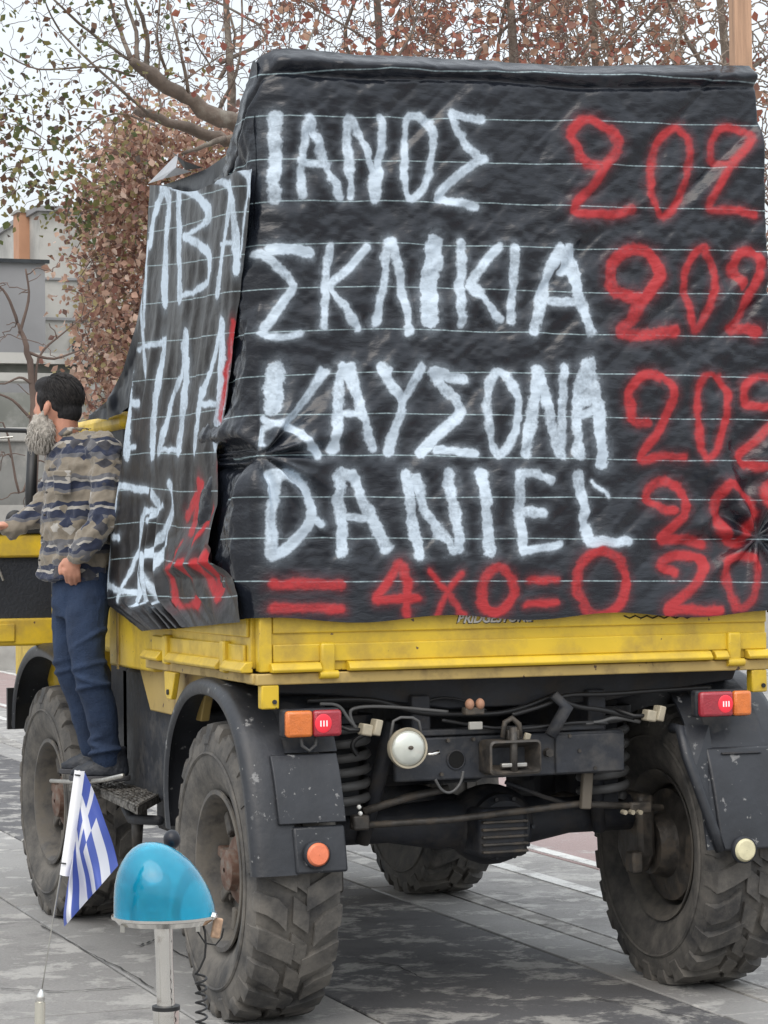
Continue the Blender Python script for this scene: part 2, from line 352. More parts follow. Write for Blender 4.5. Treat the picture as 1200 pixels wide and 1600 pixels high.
ws(C_,16,(400,105),(370,250),(340,490)); ws(C_,16,(430,110),(470,300),(530,480)); ws(C_,11,(370,325),(470,320))
ws(C_,15,(580,100),(620,190),(670,250)); ws(C_,15,(770,100),(690,250),(650,380),(610,500))
ws(C_,16,(965,160),(900,150),(820,130),(880,210),(950,310),(850,410),(760,508)); ws(C_,12,(830,490),(900,495),(1010,508))
ws(C_,13,(1110,130),(1070,220),(1068,370),(1110,505),(1160,480),(1203,380),(1203,240),(1160,160),(1110,130))
ws(D_,17,(98,120),(72,350),(45,505)); ws(D_,16,(105,120),(150,320),(200,520)); ws(D_,13,(222,110),(215,330),(205,520))
ws(D_,17,(322,95),(290,250),(280,520)); ws(D_,19,(345,95),(375,300),(400,550)); ws(D_,13,(290,330),(370,310)); ws(D_,18,(330,150),(325,260))
rs(D_,13,(620,365),(570,365),(540,320),(528,220),(580,150),(660,140),(733,210),(710,320),(650,430),(585,530),(690,520),(785,528))
rs(D_,10,(900,140),(860,220),(858,350),(870,470),(900,528),(950,480),(990,350),(1003,220),(960,150),(900,140))
rs(D_,11,(1200,290),(1150,290),(1090,270),(1085,190),(1150,150),(1240,170),(1260,250),(1220,350),(1130,450),(1055,530),(1130,570),(1240,550))
ws(C_,19,(60,610),(58,800),(55,985)); ws(C_,17,(60,605),(150,622),(220,700),(242,790),(205,870),(130,950),(60,988)); ws(C_,10,(230,780),(290,840))
ws(C_,18,(370,610),(385,800),(390,960)); ws(C_,15,(430,610),(500,760),(600,950)); ws(C_,11,(400,805),(510,808)); ws(C_,18,(380,600),(430,620))
ws(C_,17,(690,610),(710,780),(745,980)); ws(C_,15,(730,630),(790,790),(900,965)); ws(C_,15,(880,600),(910,780),(930,955))
ws(C_,17,(1035,600),(1055,780),(1075,970))
ws(D_,15,(0,612),(8,790),(28,958)); ws(D_,13,(5,605),(90,608),(160,632)); ws(D_,13,(30,780),(120,790)); ws(D_,11,(30,958),(120,950),(200,935))
ws(D_,15,(275,610),(310,760),(330,920)); ws(D_,14,(330,922),(420,922),(520,918)); ws(D_,6,(350,640),(430,710))
rs(D_,14,(740,775),(690,765),(620,730),(620,680),(680,640),(745,645),(795,700),(792,790),(740,850),(680,910),(760,905),(890,932))
rs(D_,13,(1000,650),(950,720),(945,800),(990,890),(1040,925),(1090,870),(1112,780),(1070,700),(1000,650))
rs(D_,14,(1250,640),(1200,640),(1160,680),(1180,740),(1250,760),(1280,800),(1250,860))
rs(C_,16,(60,1120),(380,1122)); rs(C_,14,(62,1232),(380,1232))
rs(C_,13,(655,1022),(600,1110),(548,1182),(640,1185),(735,1180)); rs(C_,13,(670,1035),(690,1130),(683,1262))
rs(C_,9,(790,1060),(870,1160),(950,1260)); rs(C_,9,(940,1070),(870,1160),(830,1262))
rs(C_,13,(1110,1040),(1050,1090),(1032,1170),(1060,1240),(1130,1240),(1180,1170),(1180,1090),(1110,1040))
rs(D_,10,(60,1100),(180,1102)); rs(D_,10,(50,1212),(180,1205))
rs(D_,14,(390,965),(310,1010),(282,1110),(310,1220),(400,1262),(480,1210),(512,1100),(480,1000),(390,965))
rs(D_,14,(745,1065),(690,1025),(740,990),(850,990),(880,1050),(830,1130),(760,1190),(700,1242),(820,1238),(945,1245))
rs(D_,11,(1050,990),(990,1020),(990,1110),(1030,1230),(1090,1200),(1130,1100),(1130,1010),(1050,990))

def paint_image(name, x0, x1, z0, z1, ppm, white, red, lines, proj):
    Wd = int((x1-x0)*ppm); Hd = int((z1-z0)*ppm); buf = np.zeros((Hd, Wd, 4), np.float32); buf[..., 3] = 1
    yy, xx = np.mgrid[0:Hd, 0:Wd].astype(np.float32)
    n1 = fbm(xx/26, yy/26, 4, 5); n2 = fbm(xx/5, yy/5, 3, 9); n3 = fbm(xx/60, yy/60, 3, 2)
    def seg(chn, a, b, w, soft, gain=1.0):
        ax, ay = (a[0]-x0)*ppm, (a[1]-z0)*ppm; bx, by = (b[0]-x0)*ppm, (b[1]-z0)*ppm; m = w+soft*3+4
        i0, i1 = int(max(0, min(ax, bx)-m)), int(min(Wd, max(ax, bx)+m+1)); j0, j1 = int(max(0, min(ay, by)-m)), int(min(Hd, max(ay, by)+m+1))
        if i1 <= i0 or j1 <= j0: return
        X = xx[j0:j1, i0:i1]+n1[j0:j1, i0:i1]*9; Y = yy[j0:j1, i0:i1]+n1[j0:j1, i0:i1]*6; dx, dy = bx-ax, by-ay; l2 = dx*dx+dy*dy+1e-6
        t = np.clip(((X-ax)*dx+(Y-ay)*dy)/l2, 0, 1); d = np.hypot(X-ax-t*dx, Y-ay-t*dy)+n2[j0:j1, i0:i1]*w*.16
        core = np.clip((w*.5+soft-d)/(2*soft), 0, 1); core = core*core*(3-2*core)
        halo = np.exp(-(np.maximum(d-w*.35, 0)/(w*.45+soft))**2)*.20*(.6+1.2*np.clip(n2[j0:j1, i0:i1]+n3[j0:j1, i0:i1], 0, 1))
        al = np.clip(core*(.84+.30*n2[j0:j1, i0:i1]+.45*n3[j0:j1, i0:i1])+halo*(gain), 0, 1)
        buf[j0:j1, i0:i1, chn] = np.maximum(buf[j0:j1, i0:i1, chn], al)
    def smooth(p):
        if len(p) < 3: return p
        q = [np.array(a) for a in p]; closed = np.allclose(q[0], q[-1]); r = []
        for i in range(len(q)-1):
            p0 = q[i-1] if i > 0 else (q[-2] if closed else q[0]); p1, p2 = q[i], q[i+1]; p3 = q[i+2] if i+2 < len(q) else (q[1] if closed else q[-1])
            cs = np.dot(p1-p0, p2-p1)/(np.linalg.norm(p1-p0)*np.linalg.norm(p2-p1)+1e-9) if i > 0 else 1
            for k in range(4):
                t = k/4; r.append(.5*((2*p1)+(p2-p0)*t+(2*p0-5*p1+4*p2-p3)*t*t+(3*p1-p0-3*p2+p3)*t**3))
        r.append(q[-1]); return r
    for chn, S, soft in ((0, white, 1.6), (1, red, 2.6)):
        for pts, w in S:
            P = [proj(*p) for p in smooth(pts)]
            a = proj(pts[0][0]+w, pts[0][1]); b = proj(*pts[0]); wp = abs(a[0]-b[0])*ppm
            wv = abs(proj(pts[0][0], pts[0][1]+w)[1]-b[1])*ppm
            for s_, e_ in zip(P[:-1], P[1:]):
                vert = abs(e_[1]-s_[1])/(math.hypot(e_[0]-s_[0], e_[1]-s_[1])+1e-9)
                seg(chn, s_, e_, wp*vert+wv*(1-vert), soft*2)
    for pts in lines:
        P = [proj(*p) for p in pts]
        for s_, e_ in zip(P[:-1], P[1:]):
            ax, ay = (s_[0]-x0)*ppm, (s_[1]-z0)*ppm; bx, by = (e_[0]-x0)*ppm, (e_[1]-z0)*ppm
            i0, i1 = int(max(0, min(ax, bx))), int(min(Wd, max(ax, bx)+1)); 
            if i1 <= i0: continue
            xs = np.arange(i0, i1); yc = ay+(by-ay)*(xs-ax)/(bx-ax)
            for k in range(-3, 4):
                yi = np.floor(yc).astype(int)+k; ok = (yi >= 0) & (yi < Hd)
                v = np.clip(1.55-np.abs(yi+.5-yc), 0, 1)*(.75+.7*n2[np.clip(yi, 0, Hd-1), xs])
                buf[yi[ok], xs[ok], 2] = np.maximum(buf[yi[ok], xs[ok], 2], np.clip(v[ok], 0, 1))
    im = bpy.data.images.new(name, Wd, Hd, alpha=False, float_buffer=False); im.colorspace_settings.name = 'Non-Color'
    im.pixels.foreach_set(buf.reshape(-1)); im.update(); im.pack(); return im

def tarpmat(name, im, base=(.0085, .0110, .0175), rough=.25, cell=True, bs=.30, spec=.48):
    m = bpy.data.materials.new(name); m.use_nodes = True; nt = m.node_tree; N = nt.nodes.new; L = nt.links.new
    b = nt.nodes['Principled BSDF']; uv = N('ShaderNodeTexCoord')
    nz = N('ShaderNodeTexNoise'); nz.inputs['Scale'].default_value = 5; nz.inputs['Detail'].default_value = 7; L(uv.outputs['Object'], nz.inputs[0])
    cr = N('ShaderNodeMix'); cr.data_type = 'RGBA'; cr.inputs[6].default_value = (*[x*.7 for x in base], 1); cr.inputs[7].default_value = (base[0]*1.9, base[1]*1.75, base[2]*1.55, 1); L(nz.outputs[0], cr.inputs[0]); c = cr.outputs[2]
    if im:
        t = N('ShaderNodeTexImage'); t.image = im; t.extension = 'EXTEND'; L(uv.outputs['UV'], t.inputs[0]); s = N('ShaderNodeSeparateColor'); L(t.outputs[0], s.inputs[0])
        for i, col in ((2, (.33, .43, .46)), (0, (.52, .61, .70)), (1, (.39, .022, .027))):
            mx = N('ShaderNodeMix'); mx.data_type = 'RGBA'; L(s.outputs[i], mx.inputs[0]); L(c, mx.inputs[6]); mx.inputs[7].default_value = (*col, 1); c = mx.outputs[2]
        mxr = N('ShaderNodeMath'); mxr.operation = 'MAXIMUM'; L(s.outputs[0], mxr.inputs[0]); L(s.outputs[1], mxr.inputs[1])
        r = N('ShaderNodeMapRange'); L(mxr.outputs[0], r.inputs[0]); r.inputs[3].default_value = rough; r.inputs[4].default_value = .62; L(r.outputs[0], b.inputs['Roughness'])
    else: b.inputs['Roughness'].default_value = rough
    L(c, b.inputs['Base Color'])
    # woven ribs + small crinkles
    mp = N('ShaderNodeMapping'); mp.inputs['Scale'].default_value = (14, 42, 42); L(uv.outputs['Object'], mp.inputs[0])
    n2 = N('ShaderNodeTexNoise'); n2.inputs['Scale'].default_value = 1.0; n2.inputs['Detail'].default_value = 3; n2.inputs['Distortion'].default_value = .4; L(mp.outputs[0], n2.inputs[0])
    mp2 = N('ShaderNodeMapping'); mp2.inputs['Rotation'].default_value = (0, .7, 0); mp2.inputs['Scale'].default_value = (7, 20, 20); L(uv.outputs['Object'], mp2.inputs[0])
    n3 = N('ShaderNodeTexNoise'); n3.inputs['Scale'].default_value = 1.0; n3.inputs['Detail'].default_value = 5; L(mp2.outputs[0], n3.inputs[0])
    ad = N('ShaderNodeMath'); ad.operation = 'ADD'; L(n2.outputs[0], ad.inputs[0]); L(n3.outputs[0], ad.inputs[1])
    bp = N('ShaderNodeBump'); bp.inputs['Strength'].default_value = bs; bp.inputs['Distance'].default_value = .012; L(ad.outputs[0], bp.inputs['Height'])
    if im:
        bp2 = N('ShaderNodeBump'); bp2.inputs['Strength'].default_value = .35; bp2.inputs['Distance'].default_value = .003
        L(mxr.outputs[0], bp2.inputs['Height']); L(bp.outputs[0], bp2.inputs['Normal']); L(bp2.outputs[0], b.inputs['Normal'])
    else: L(bp.outputs[0], b.inputs['Normal'])
    b.inputs['Specular IOR Level'].default_value = spec
    return m

RX0, RX1, RZ0, RZ1 = -1.35, 1.35, 1.4, 3.95
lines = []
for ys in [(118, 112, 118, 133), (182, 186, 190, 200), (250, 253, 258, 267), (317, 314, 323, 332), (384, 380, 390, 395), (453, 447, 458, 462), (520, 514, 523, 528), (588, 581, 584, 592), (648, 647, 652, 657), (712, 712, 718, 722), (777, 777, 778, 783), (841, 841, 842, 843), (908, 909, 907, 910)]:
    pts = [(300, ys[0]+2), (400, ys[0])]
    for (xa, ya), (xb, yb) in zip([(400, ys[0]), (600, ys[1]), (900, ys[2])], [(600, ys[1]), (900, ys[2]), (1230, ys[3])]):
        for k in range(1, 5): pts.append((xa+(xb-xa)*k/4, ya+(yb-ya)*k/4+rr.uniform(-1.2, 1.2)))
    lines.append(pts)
def prj_rear(u, v): p = on(1, 0, u, v); return (p.x, p.z)
im_rear = paint_image('rear_lettering', RX0, RX1, RZ0, RZ1, 560, W_, R_, lines, prj_rear)
# side lettering, crop scale 2.107 from (150,240)
Ws = []; Rs = []
def E_(p): return [(150+x/2.107, 240+y/2.107) for x, y in p]
def w2(w, *p): Ws.append((E_(p), w))
def r2(w, *p): Rs.append((E_(p), w))
w2(7,(215,125),(190,200),(178,290)); w2(8,(210,115),(235,160),(228,300),(225,480))
w2(9,(275,130),(275,300),(282,465)); w2(7,(235,105),(320,130),(372,180),(365,230),(290,275)); w2(8,(290,270),(370,320),(382,400),(340,450),(285,470))
w2(7,(395,90),(440,105),(448,180),(425,330),(412,455)); w2(7,(445,110),(462,200),(468,380)); w2(6,(420,300),(465,295)); w2(5,(460,40),(490,70),(497,130))
w2(8,(140,645),(185,630),(225,635),(205,740),(192,850),(188,980)); w2(9,(115,820),(142,825)); w2(8,(118,700),(105,980)); w2(7,(105,975),(130,965)); w2(4,(160,110),(150,480),(165,730)); w2(4,(170,300),(160,560))
w2(7,(300,600),(290,720),(250,830),(215,975)); w2(7,(308,620),(305,740),(288,975)); w2(7,(212,975),(295,978))
w2(7,(428,560),(400,700),(365,800),(340,975)); w2(7,(430,570),(425,760),(408,960)); w2(8,(360,825),(415,825))
w2(7,(78,1090),(60,1290),(52,1420)); w2(9,(75,1092),(140,1105),(175,1110)); w2(9,(60,1262),(95,1265)); w2(8,(52,1420),(110,1440),(165,1445))
w2(8,(190,1120),(215,1170),(165,1190),(150,1320),(150,1460)); w2(6,(230,1160),(180,1210)); w2(6,(243,1085),(262,1170),(190,1330)); w2(6,(265,1180),(215,1360)); w2(6,(170,1330),(230,1320))
for a in ((150,1240,105,1470),(160,1280,165,1475),(170,1320,185,1475),(180,1350,205,1478),(190,1370,222,1480)): w2(3,(a[0],a[1]),(a[2],a[3]))
r2(10,(372,1095),(340,1150),(322,1190)); r2(9,(360,1100),(345,1230)); r2(7,(262,1370),(282,1480),(350,1475),(350,1360)); r2(8,(385,1350),(440,1450),(418,1330)); r2(5,(455,560),(440,700),(420,870)); r2(8,(428,1030),(440,1110)); r2(4,(410,1170),(370,1280)); r2(4,(330,1280),(265,1380))
Ws.append(([(386, 264), (380, 330), (376, 400)], 1.6)); Ws.append(([(364, 530), (352, 655)], 1.6))
ls = []
for y0, y1 in ((175,110),(260,195),(370,335),(495,455),(620,590),(745,715),(870,838),(985,980),(1100,1110),(1210,1235),(1325,1350),(1450,1460)):
    ls.append(E_([(20, y0+18), (170, y0), (300, (y0+y1)/2+8), (450, y1), (560, y1-12)]))
SY0, SY1, SZ0, SZ1 = -.3, 2.6, 1.35, 3.65
def prj_side(u, v): p = on(0, -1.13, u, v); return (p.y, p.z)
im_side = paint_image('side_lettering', SY0, SY1, SZ0, SZ1, 560, Ws, Rs, [l[::-1] for l in ls], prj_side)
TARP = tarpmat('black_tarp_rear', im_rear); TARPS = tarpmat('black_tarp_side', im_side, base=(.0105, .0102, .0115), bs=.16, rough=.36, spec=.32); TARPP = tarpmat('black_tarp_plain', None, base=(.008, .010, .015), bs=.12, rough=.36, spec=.3)
TARPG = mat('grey_tarp_reverse', (.33, .34, .36), .5, var=.15, vs=8, bump=.4, bs=20)

# ------------------------------------------------------------------ tarpaulin
tarp = empty('tarpaulin', (0, 0, 1.45))
tag(tarp, 'black tarpaulin with white and red painted lettering draped over the truck bed', 'tarpaulin')
T0 = Vector((0, 0, 1.45))
def setp(o, root):   # parent keeping world coordinates
    o.parent = root; o.matrix_parent_inverse = Matrix.Translation(root.location).inverted(); return o
nR, nC = 330, 400
v = np.linspace(0, 1, nR)[:, None]; s = np.linspace(-.50, 2.33, nC)[None, :]
SS = s+0*v; VV = v+0*s
zl = 1.57+(3.715-1.57)*VV; zr = 1.555+(3.80-1.555)*VV
zt_ = np.interp(np.linspace(-.5, 2.33, nC), [-.5, -.02, .03, .12, .38, .72, .95, 1.35, 1.7, 2.2], [-.0, -.02, .025, .028, .012, .008, .005, -.014, -.006, .0])[None, :]
xl = -1.112+.075*VV; xr = 1.138-.078*VV**2
tt = np.clip(SS/2.2, 0, 1)
Xr = xl+(xr-xl)*tt; Zr = zl+(zr-zl)*tt+zt_*np.clip((VV-.8)/.2, 0, 1)
wt_ = np.interp(np.clip(-SS, 0, 1), [0, .02, .06, .16, .33, .5], [0, -.06, -.13, -.26, -.38, -.40]); Zr = Zr+wt_*VV*(SS < 0)
Yr = np.zeros_like(Xr)
neg = np.clip(-SS, 0, 1); Yr += neg*.98
Xr -= .0*neg
over = np.clip(SS-2.2, 0, 1); Yr += over; 
# round the corner
cw = np.exp(-((SS)/.05)**2)*.018; Xr += cw; Yr += cw
# hem wave at bottom / top
Zr += (1-VV)**8*.012*np.sin(SS*9+1)
pin = on(1, 0, 408, 712)
def crease(X, Z):
    c, s_ = math.cos(.75), math.sin(.75); a = X*c+Z*s_; b = -X*s_+Z*c
    r = fbm(a*1.1, b*4.2, 2, 1)*.052                                      # diagonal folds
    q = fbm(a*2.6+3, b*11, 3, 4); r = r+np.maximum(q, 0)*.022
    rid = 1-np.abs(2*vnoise(a*1.6, b*7.5, 12)); r = r+np.clip(rid-.42, 0, 1)**1.3*.026*np.clip(.6+2.2*vnoise(X*.9+5, Z*.9, 44), 0, 1.4)
    r = r+fbm(X*11, Z*13, 3, 7)*.013*(.4+1.6*np.clip(vnoise(X*1.5, Z*1.5, 31)+.4, 0, 1))
    r = r+fbm(X*24, Z*34, 2, 8)*.0034
    return r
D = crease(Xr+1.3*np.minimum(SS, 0), Zr)
dx, dz = Xr-pin.x, Zr-pin.z; rr_ = np.hypot(dx, dz); th = np.arctan2(dz, dx)
D += np.exp(-rr_/.28)*.035*(np.sin(th*9+1)+.5*np.sin(th*17))*np.clip(rr_/.08, 0, 1)+np.exp(-(rr_/.05)**2)*.03
p2 = on(1, 0, 1180, 840); dx2, dz2 = Xr-p2.x, Zr-p2.z; r2_ = np.hypot(dx2, dz2); th2 = np.arctan2(dz2, dx2)
D += np.exp(-(r2_/.42)**2)*.028*np.sin(th2*8)*np.clip(r2_/.1, 0, 1)
hemz = np.clip((Zr-(1.57+.0))/.1, 0, 1)
# rolled top edge
top = np.clip((VV-.962)/.038, 0, 1); 
# horizontal fold ridge at top
D += (SS > .02)*-.030*np.exp(-((VV-.978)/.012)**2)+.016*np.exp(-((VV-.958+.003*np.sin(SS*5))/.006)**2)
face = np.clip((SS+.03)/.06, 0, 1)
D = D-.022; hold = np.clip((VV-.01)/.12, 0, 1); Yr = Yr+(np.minimum(D, .02)*hold-.03*(1-hold))*face-.02; Xr = Xr+(D*hold-.015)*(1-face)-.012*(1-face)
Yr += .05*top**2
P = np.stack([Xr, Yr, Zr], -1)
pr_x = np.where(SS < 0, -1.112+.075*VV+SS, Xr)
UVr = np.stack([(pr_x-RX0)/(RX1-RX0), (Zr-RZ0)/(RZ1-RZ0)], -1)
setp(grid_obj('rear_sheet', P, TARP, None, UVr), tarp)
# side sheet
edgeR = [on(0, -1.13, *p) for p in ((388, 262), (380, 397), (366, 530), (354, 658), (347, 705), (352, 790), (352, 850), (372, 892), (386, 930), (391, 972))]
edgeL = [on(0, -1.13, *p) for p in ((230, 288), (228, 400), (218, 520), (203, 640), (190, 750), (182, 830), (176, 900), (178, 945), (232, 986))]
def interp(E, t):
    k = t*(len(E)-1); i = min(int(k), len(E)-2); return E[i].lerp(E[i+1], k-i)
nr, nc = 260, 170; P = np.zeros((nr, nc, 3))
tR = np.linspace(0, 1, nr)
for i, t in enumerate(tR):
    a = interp(edgeR, t); b = interp(edgeL, t)
    q = np.linspace(0, 1, nc)[:, None]; P[i] = np.array(a)*(1-q)+np.array(b)*q
tt = tR[:, None]; q = np.linspace(0, 1, nc)[None, :]
P[..., 2] += -.05*np.exp(-((q-.5)/.3)**2)*np.exp(-tt*9)*1.2
Yy, Zz = P[..., 1].copy(), P[..., 2].copy()
Dv = fbm(q*6+tt*2.2, tt*1.1+0*q, 3, 3)*.06*(tt*.8+.25)+fbm(q*20-tt*4, tt*3+0*q, 1, 6)*.020+fbm(Yy*18, Zz*12, 3, 2)*.006
# tight gathered pleats low and left
Dv += np.exp(-((q-.62-.10*(tt-.7))/.13)**2)*np.clip((tt-.55)/.2, 0, 1)*.035*np.sin(q*95)
# fold that catches the sky, low right: measured on the undisturbed sheet
dd_ = np.stack([-1.13-CAM.x+0*Yy, Yy-CAM.y, Zz-CAM.z], -1); tz_ = dd_ @ np.array(FW); PU = 600+FPX*(dd_ @ np.array(RT))/tz_; PV = 800-FPX*(dd_ @ np.array(UP))/tz_
kx = np.clip((PU-258)/94, 0, 1); t_top = 852-62*kx; t_bot = 892-14*kx; fz = (PV-t_top)/(t_bot-t_top)
bul = np.where(fz < 1, np.clip(fz, 0, 1), np.clip(1-(fz-1)/.28, 0, 1))
Dv += bul*.06*np.clip((PU-255)/60, 0, 1)**.7*(1+.25*np.sin(PU*.35))
P[..., 0] = -1.118-.01-Dv*.9-.04*tt
UVs = np.stack([(Yy-SY0)/(SY1-SY0), (Zz-SZ0)/(SZ1-SZ0)], -1)
setp(grid_obj('side_sheet', P, TARPS, None, UVs), tarp)
# top sheet: over the tall rear board, down, then forward and onto the cab roof
prof = [(.0, 3.68), (.03, 3.705), (.06, 3.70), (.16, 3.58), (.33, 3.40), (.7, 3.385), (1.1, 3.40), (1.45, 3.42), (1.52, 3.36), (1.60, 3.02), (1.75, 2.85), (2.0, 2.66), (2.3, 2.54), (2.6, 2.50), (3.0, 2.50)]
Lp = np.array(prof); d = np.r_[0, np.cumsum(np.hypot(*np.diff(Lp, axis=0).T))]; tq = np.linspace(0, d[-1], 150)
py = np.interp(tq, d, Lp[:, 0]); pz = np.interp(tq, d, Lp[:, 1]); xs = np.linspace(-1.04, 1.06, 120)
P = np.zeros((150, 120, 3)); P[..., 0] = xs[None]; P[..., 1] = py[:, None]; tx = (xs+1.04)/2.1
P[..., 2] = pz[:, None]+.085*tx[None]*np.clip(1-py[:, None]/1.5, 0, 1)
P[..., 2] += fbm(P[..., 0]*4, P[..., 1]*4, 4, 3)*.03*np.clip(py[:, None]/.2, 0, 1)
setp(grid_obj('top_sheet', P, TARPP, None), tarp)
# left cheeks closing the tall part and the forward drape (follow the top profile)
def cheek(name, sec, x, zlow, sgn=1):
    ys_ = np.linspace(*sec, 60); zt = np.interp(ys_, Lp[:, 0], Lp[:, 1]); n = 30; P = np.zeros((n, 60, 3))
    for i in range(n):
        k = i/(n-1); P[i, :, 1] = ys_; P[i, :, 2] = zt*(1-k)+np.minimum(zlow(ys_), zt-.02)*k
        P[i, :, 0] = (x if x < 0 else x-.052*np.clip((P[i, :, 2]-1.56)/2.2, 0, 1))+fbm(ys_*7, P[i, :, 2]*5, 3, 5)*.03*min(1, k*4)
    setp(grid_obj(name, P, TARPP, None), tarp)
cheek('corner_sheet', (.0, 1.5), -1.065, lambda y: 2.9+0*y)
cheek('front_drape', (1.5, 2.62), -1.085, lambda y: np.interp(y, [1.5, 1.88, 2.27, 2.5], [2.5, 2.49, 2.45, 2.47]))
cheek('right_sheet', (.0, 2.46), 1.09, lambda y: 1.56+0*y)
# grey reverse of a folded corner on top
c = [on(0, -1.10, *p) for p in ((231, 287), (268, 238), (288, 262), (300, 268), (262, 280))]
mb = MB(); off = Vector((-.035, 0, 0))
mb.add([c[0], c[1]+Vector((.03, 0, 0)), c[2]+off, c[3], c[4]+off*.6], [(0, 1, 2), (0, 2, 4), (2, 3, 4)])
setp(mb.build('folded_corner', TARPG, None), tarp)
mb = MB(); c2 = [on(0, -1.07, *p) for p in ((268, 236), (300, 252), (318, 262), (290, 266))]
mb.add([c2[0], c2[1]+off, c2[2], c2[3]], [(0, 1, 3), (1, 2, 3)]); setp(mb.build('folded_corner', TARPP, None), tarp)
# light stitched hem along side sheet edge
HEM = mat('pale_hem_cord', (.42, .40, .38), .7)
0 and setp(MB().tube([p+Vector((-.05-.05*i/8, -.012, 0)) for i, p in enumerate(edgeR[:4])], .004, 5).build('hem_cord', HEM, None), tarp)

# timber post carrying the tarp
wb = on(1, .25, 1157, 60); post = MB().box((-.04, -.028, 1.38), (.04, .028, 5.2)).build('timber_post', WOODM, None, bevel=.003)
post.location = (wb.x, .25, 0); tag(post, 'upright timber post rising behind the top right of the tarpaulin', 'wooden post')

# ------------------------------------------------------------------ truck
TR = empty('utility_truck', (0, 0, 0)); tag(TR, 'yellow four wheel drive flatbed truck with huge tyres and black mudguards', 'truck')
def tp(mb, name, m, parent=TR, **k): return mb.build(name, m, parent, **k)
def cy(c, r, l, axis='Y', n=24): 
    mb = MB(); mb.lathe([(r, -l/2), (r, l/2)], n, axis, c, cap=True); return mb
# bed floor & frame
tp(MB().box((-1.07, .03, 1.34), (1.08, 2.3, 1.40)), 'bed_floor', DARK)
tg = tp(MB().box((-1.075, .0, 1.375), (1.085, .035, 1.60)), 'tailgate', YEL, bevel=.004)
tp(MB().box((-1.03, -.012, 1.409), (1.085, .0, 1.478)), 'lower_rib', YEL, tg, bevel=.005)
tp(MB().box((-1.03, -.010, 1.519), (1.085, .0, 1.60)), 'upper_rib', YEL, tg, bevel=.005)
tp(MB().box((-1.085, -.016, 1.375), (-1.034, .04, 1.605)), 'corner_post', YEL, tg, bevel=.005)
for x0, x1 in ((-1.045, -.845), (-.735, .82), (.835, .895), (.985, 1.10)):
    tp(MB().prism([(-.045, 1.372), (-.052, 1.384), (-.030, 1.408), (.0, 1.410), (.0, 1.372)], 0, x0, x1), 'hinge_lip', YEL, tg, bevel=.004)
for x in (-.815, .93):
    h = tp(MB().box((x-.03, -.03, 1.345), (x+.03, -.002, 1.482)), 'tailgate_hinge', YEL, tg, bevel=.01)
    tp(cy((x, -.03, 1.36), .016, .075, 'X', 12), 'hinge_pin', YEL, tg, smooth=True, angle=40)
    tp(MB().box((x+.045, -.02, 1.357), (x+.085, 0, 1.368)), 'latch_bar', YEL, tg)
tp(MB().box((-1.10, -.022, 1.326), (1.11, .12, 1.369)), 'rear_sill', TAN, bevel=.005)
for x in (-1.045, 1.045):
    b = tp(MB().box((x-.035, -.02, 1.235), (x+.035, .03, 1.326)), 'corner_bracket', YEL, bevel=.006)
    tp(cy((x+.015, -.022, 1.262), .009, .012, 'Y', 10), 'bolt_hole', DARK, b)
# left side board
sb = tp(MB().box((-1.10, .045, 1.385), (-1.07, 1.51, 1.60)), 'side_board', YEL, bevel=.004)
tp(MB().box((-1.113, .10, 1.41), (-1.10, 1.44, 1.475)), 'lower_rib', YEL, sb, bevel=.005)
tp(MB().box((-1.112, .06, 1.505), (-1.10, 1.50, 1.59)), 'upper_rib', YEL, sb, bevel=.005)
for y0, y1 in ((.02, .30), (.37, 1.12), (1.24, 1.51)):
    tp(MB().prism([(-1.145, 1.372), (-1.152, 1.384), (-1.13, 1.412), (-1.10, 1.415), (-1.10, 1.372)], 1, y0, y1), 'hinge_lip', YEL, sb, bevel=.004)
for y in (.335, 1.18):
    tp(MB().box((-1.132, y-.03, 1.36), (-1.098, y+.03, 1.485)), 'side_hinge', YEL, sb, bevel=.008)
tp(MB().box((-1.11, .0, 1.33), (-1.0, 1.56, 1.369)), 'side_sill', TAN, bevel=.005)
lb = tp(MB().prism([(1.03, 1.33), (1.20, 1.33), (1.19, 1.24), (1.16, 1.215), (1.10, 1.215), (1.08, 1.24)], 0, -1.125, -1.10), 'side_bracket', YEL, bevel=.004)
tp(cy((-1.127, 1.135, 1.245), .012, .01, 'X', 10), 'bolt_hole', DARK, lb)
tp(MB().box((1.07, .045, 1.385), (1.10, 1.51, 1.60)), 'side_board', YEL, bevel=.004)
tp(MB().box((-1.0, 2.31, .80), (1.0, 2.62, 1.355)), 'wheelhouse', DARK, bevel=.01)
fb = tp(MB().box((-1.085, 1.53, 1.31), (-.2, 2.30, 1.62)), 'front_box', YEL, bevel=.012)
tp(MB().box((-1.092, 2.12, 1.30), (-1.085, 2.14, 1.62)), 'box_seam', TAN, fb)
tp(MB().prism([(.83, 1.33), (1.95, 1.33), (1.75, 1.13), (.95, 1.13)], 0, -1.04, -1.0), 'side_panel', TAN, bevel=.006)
tp(MB().box((-1.05, 2.31, 1.36), (1.06, 3.3, 1.62)), 'cab_lower', YEL, bevel=.03)
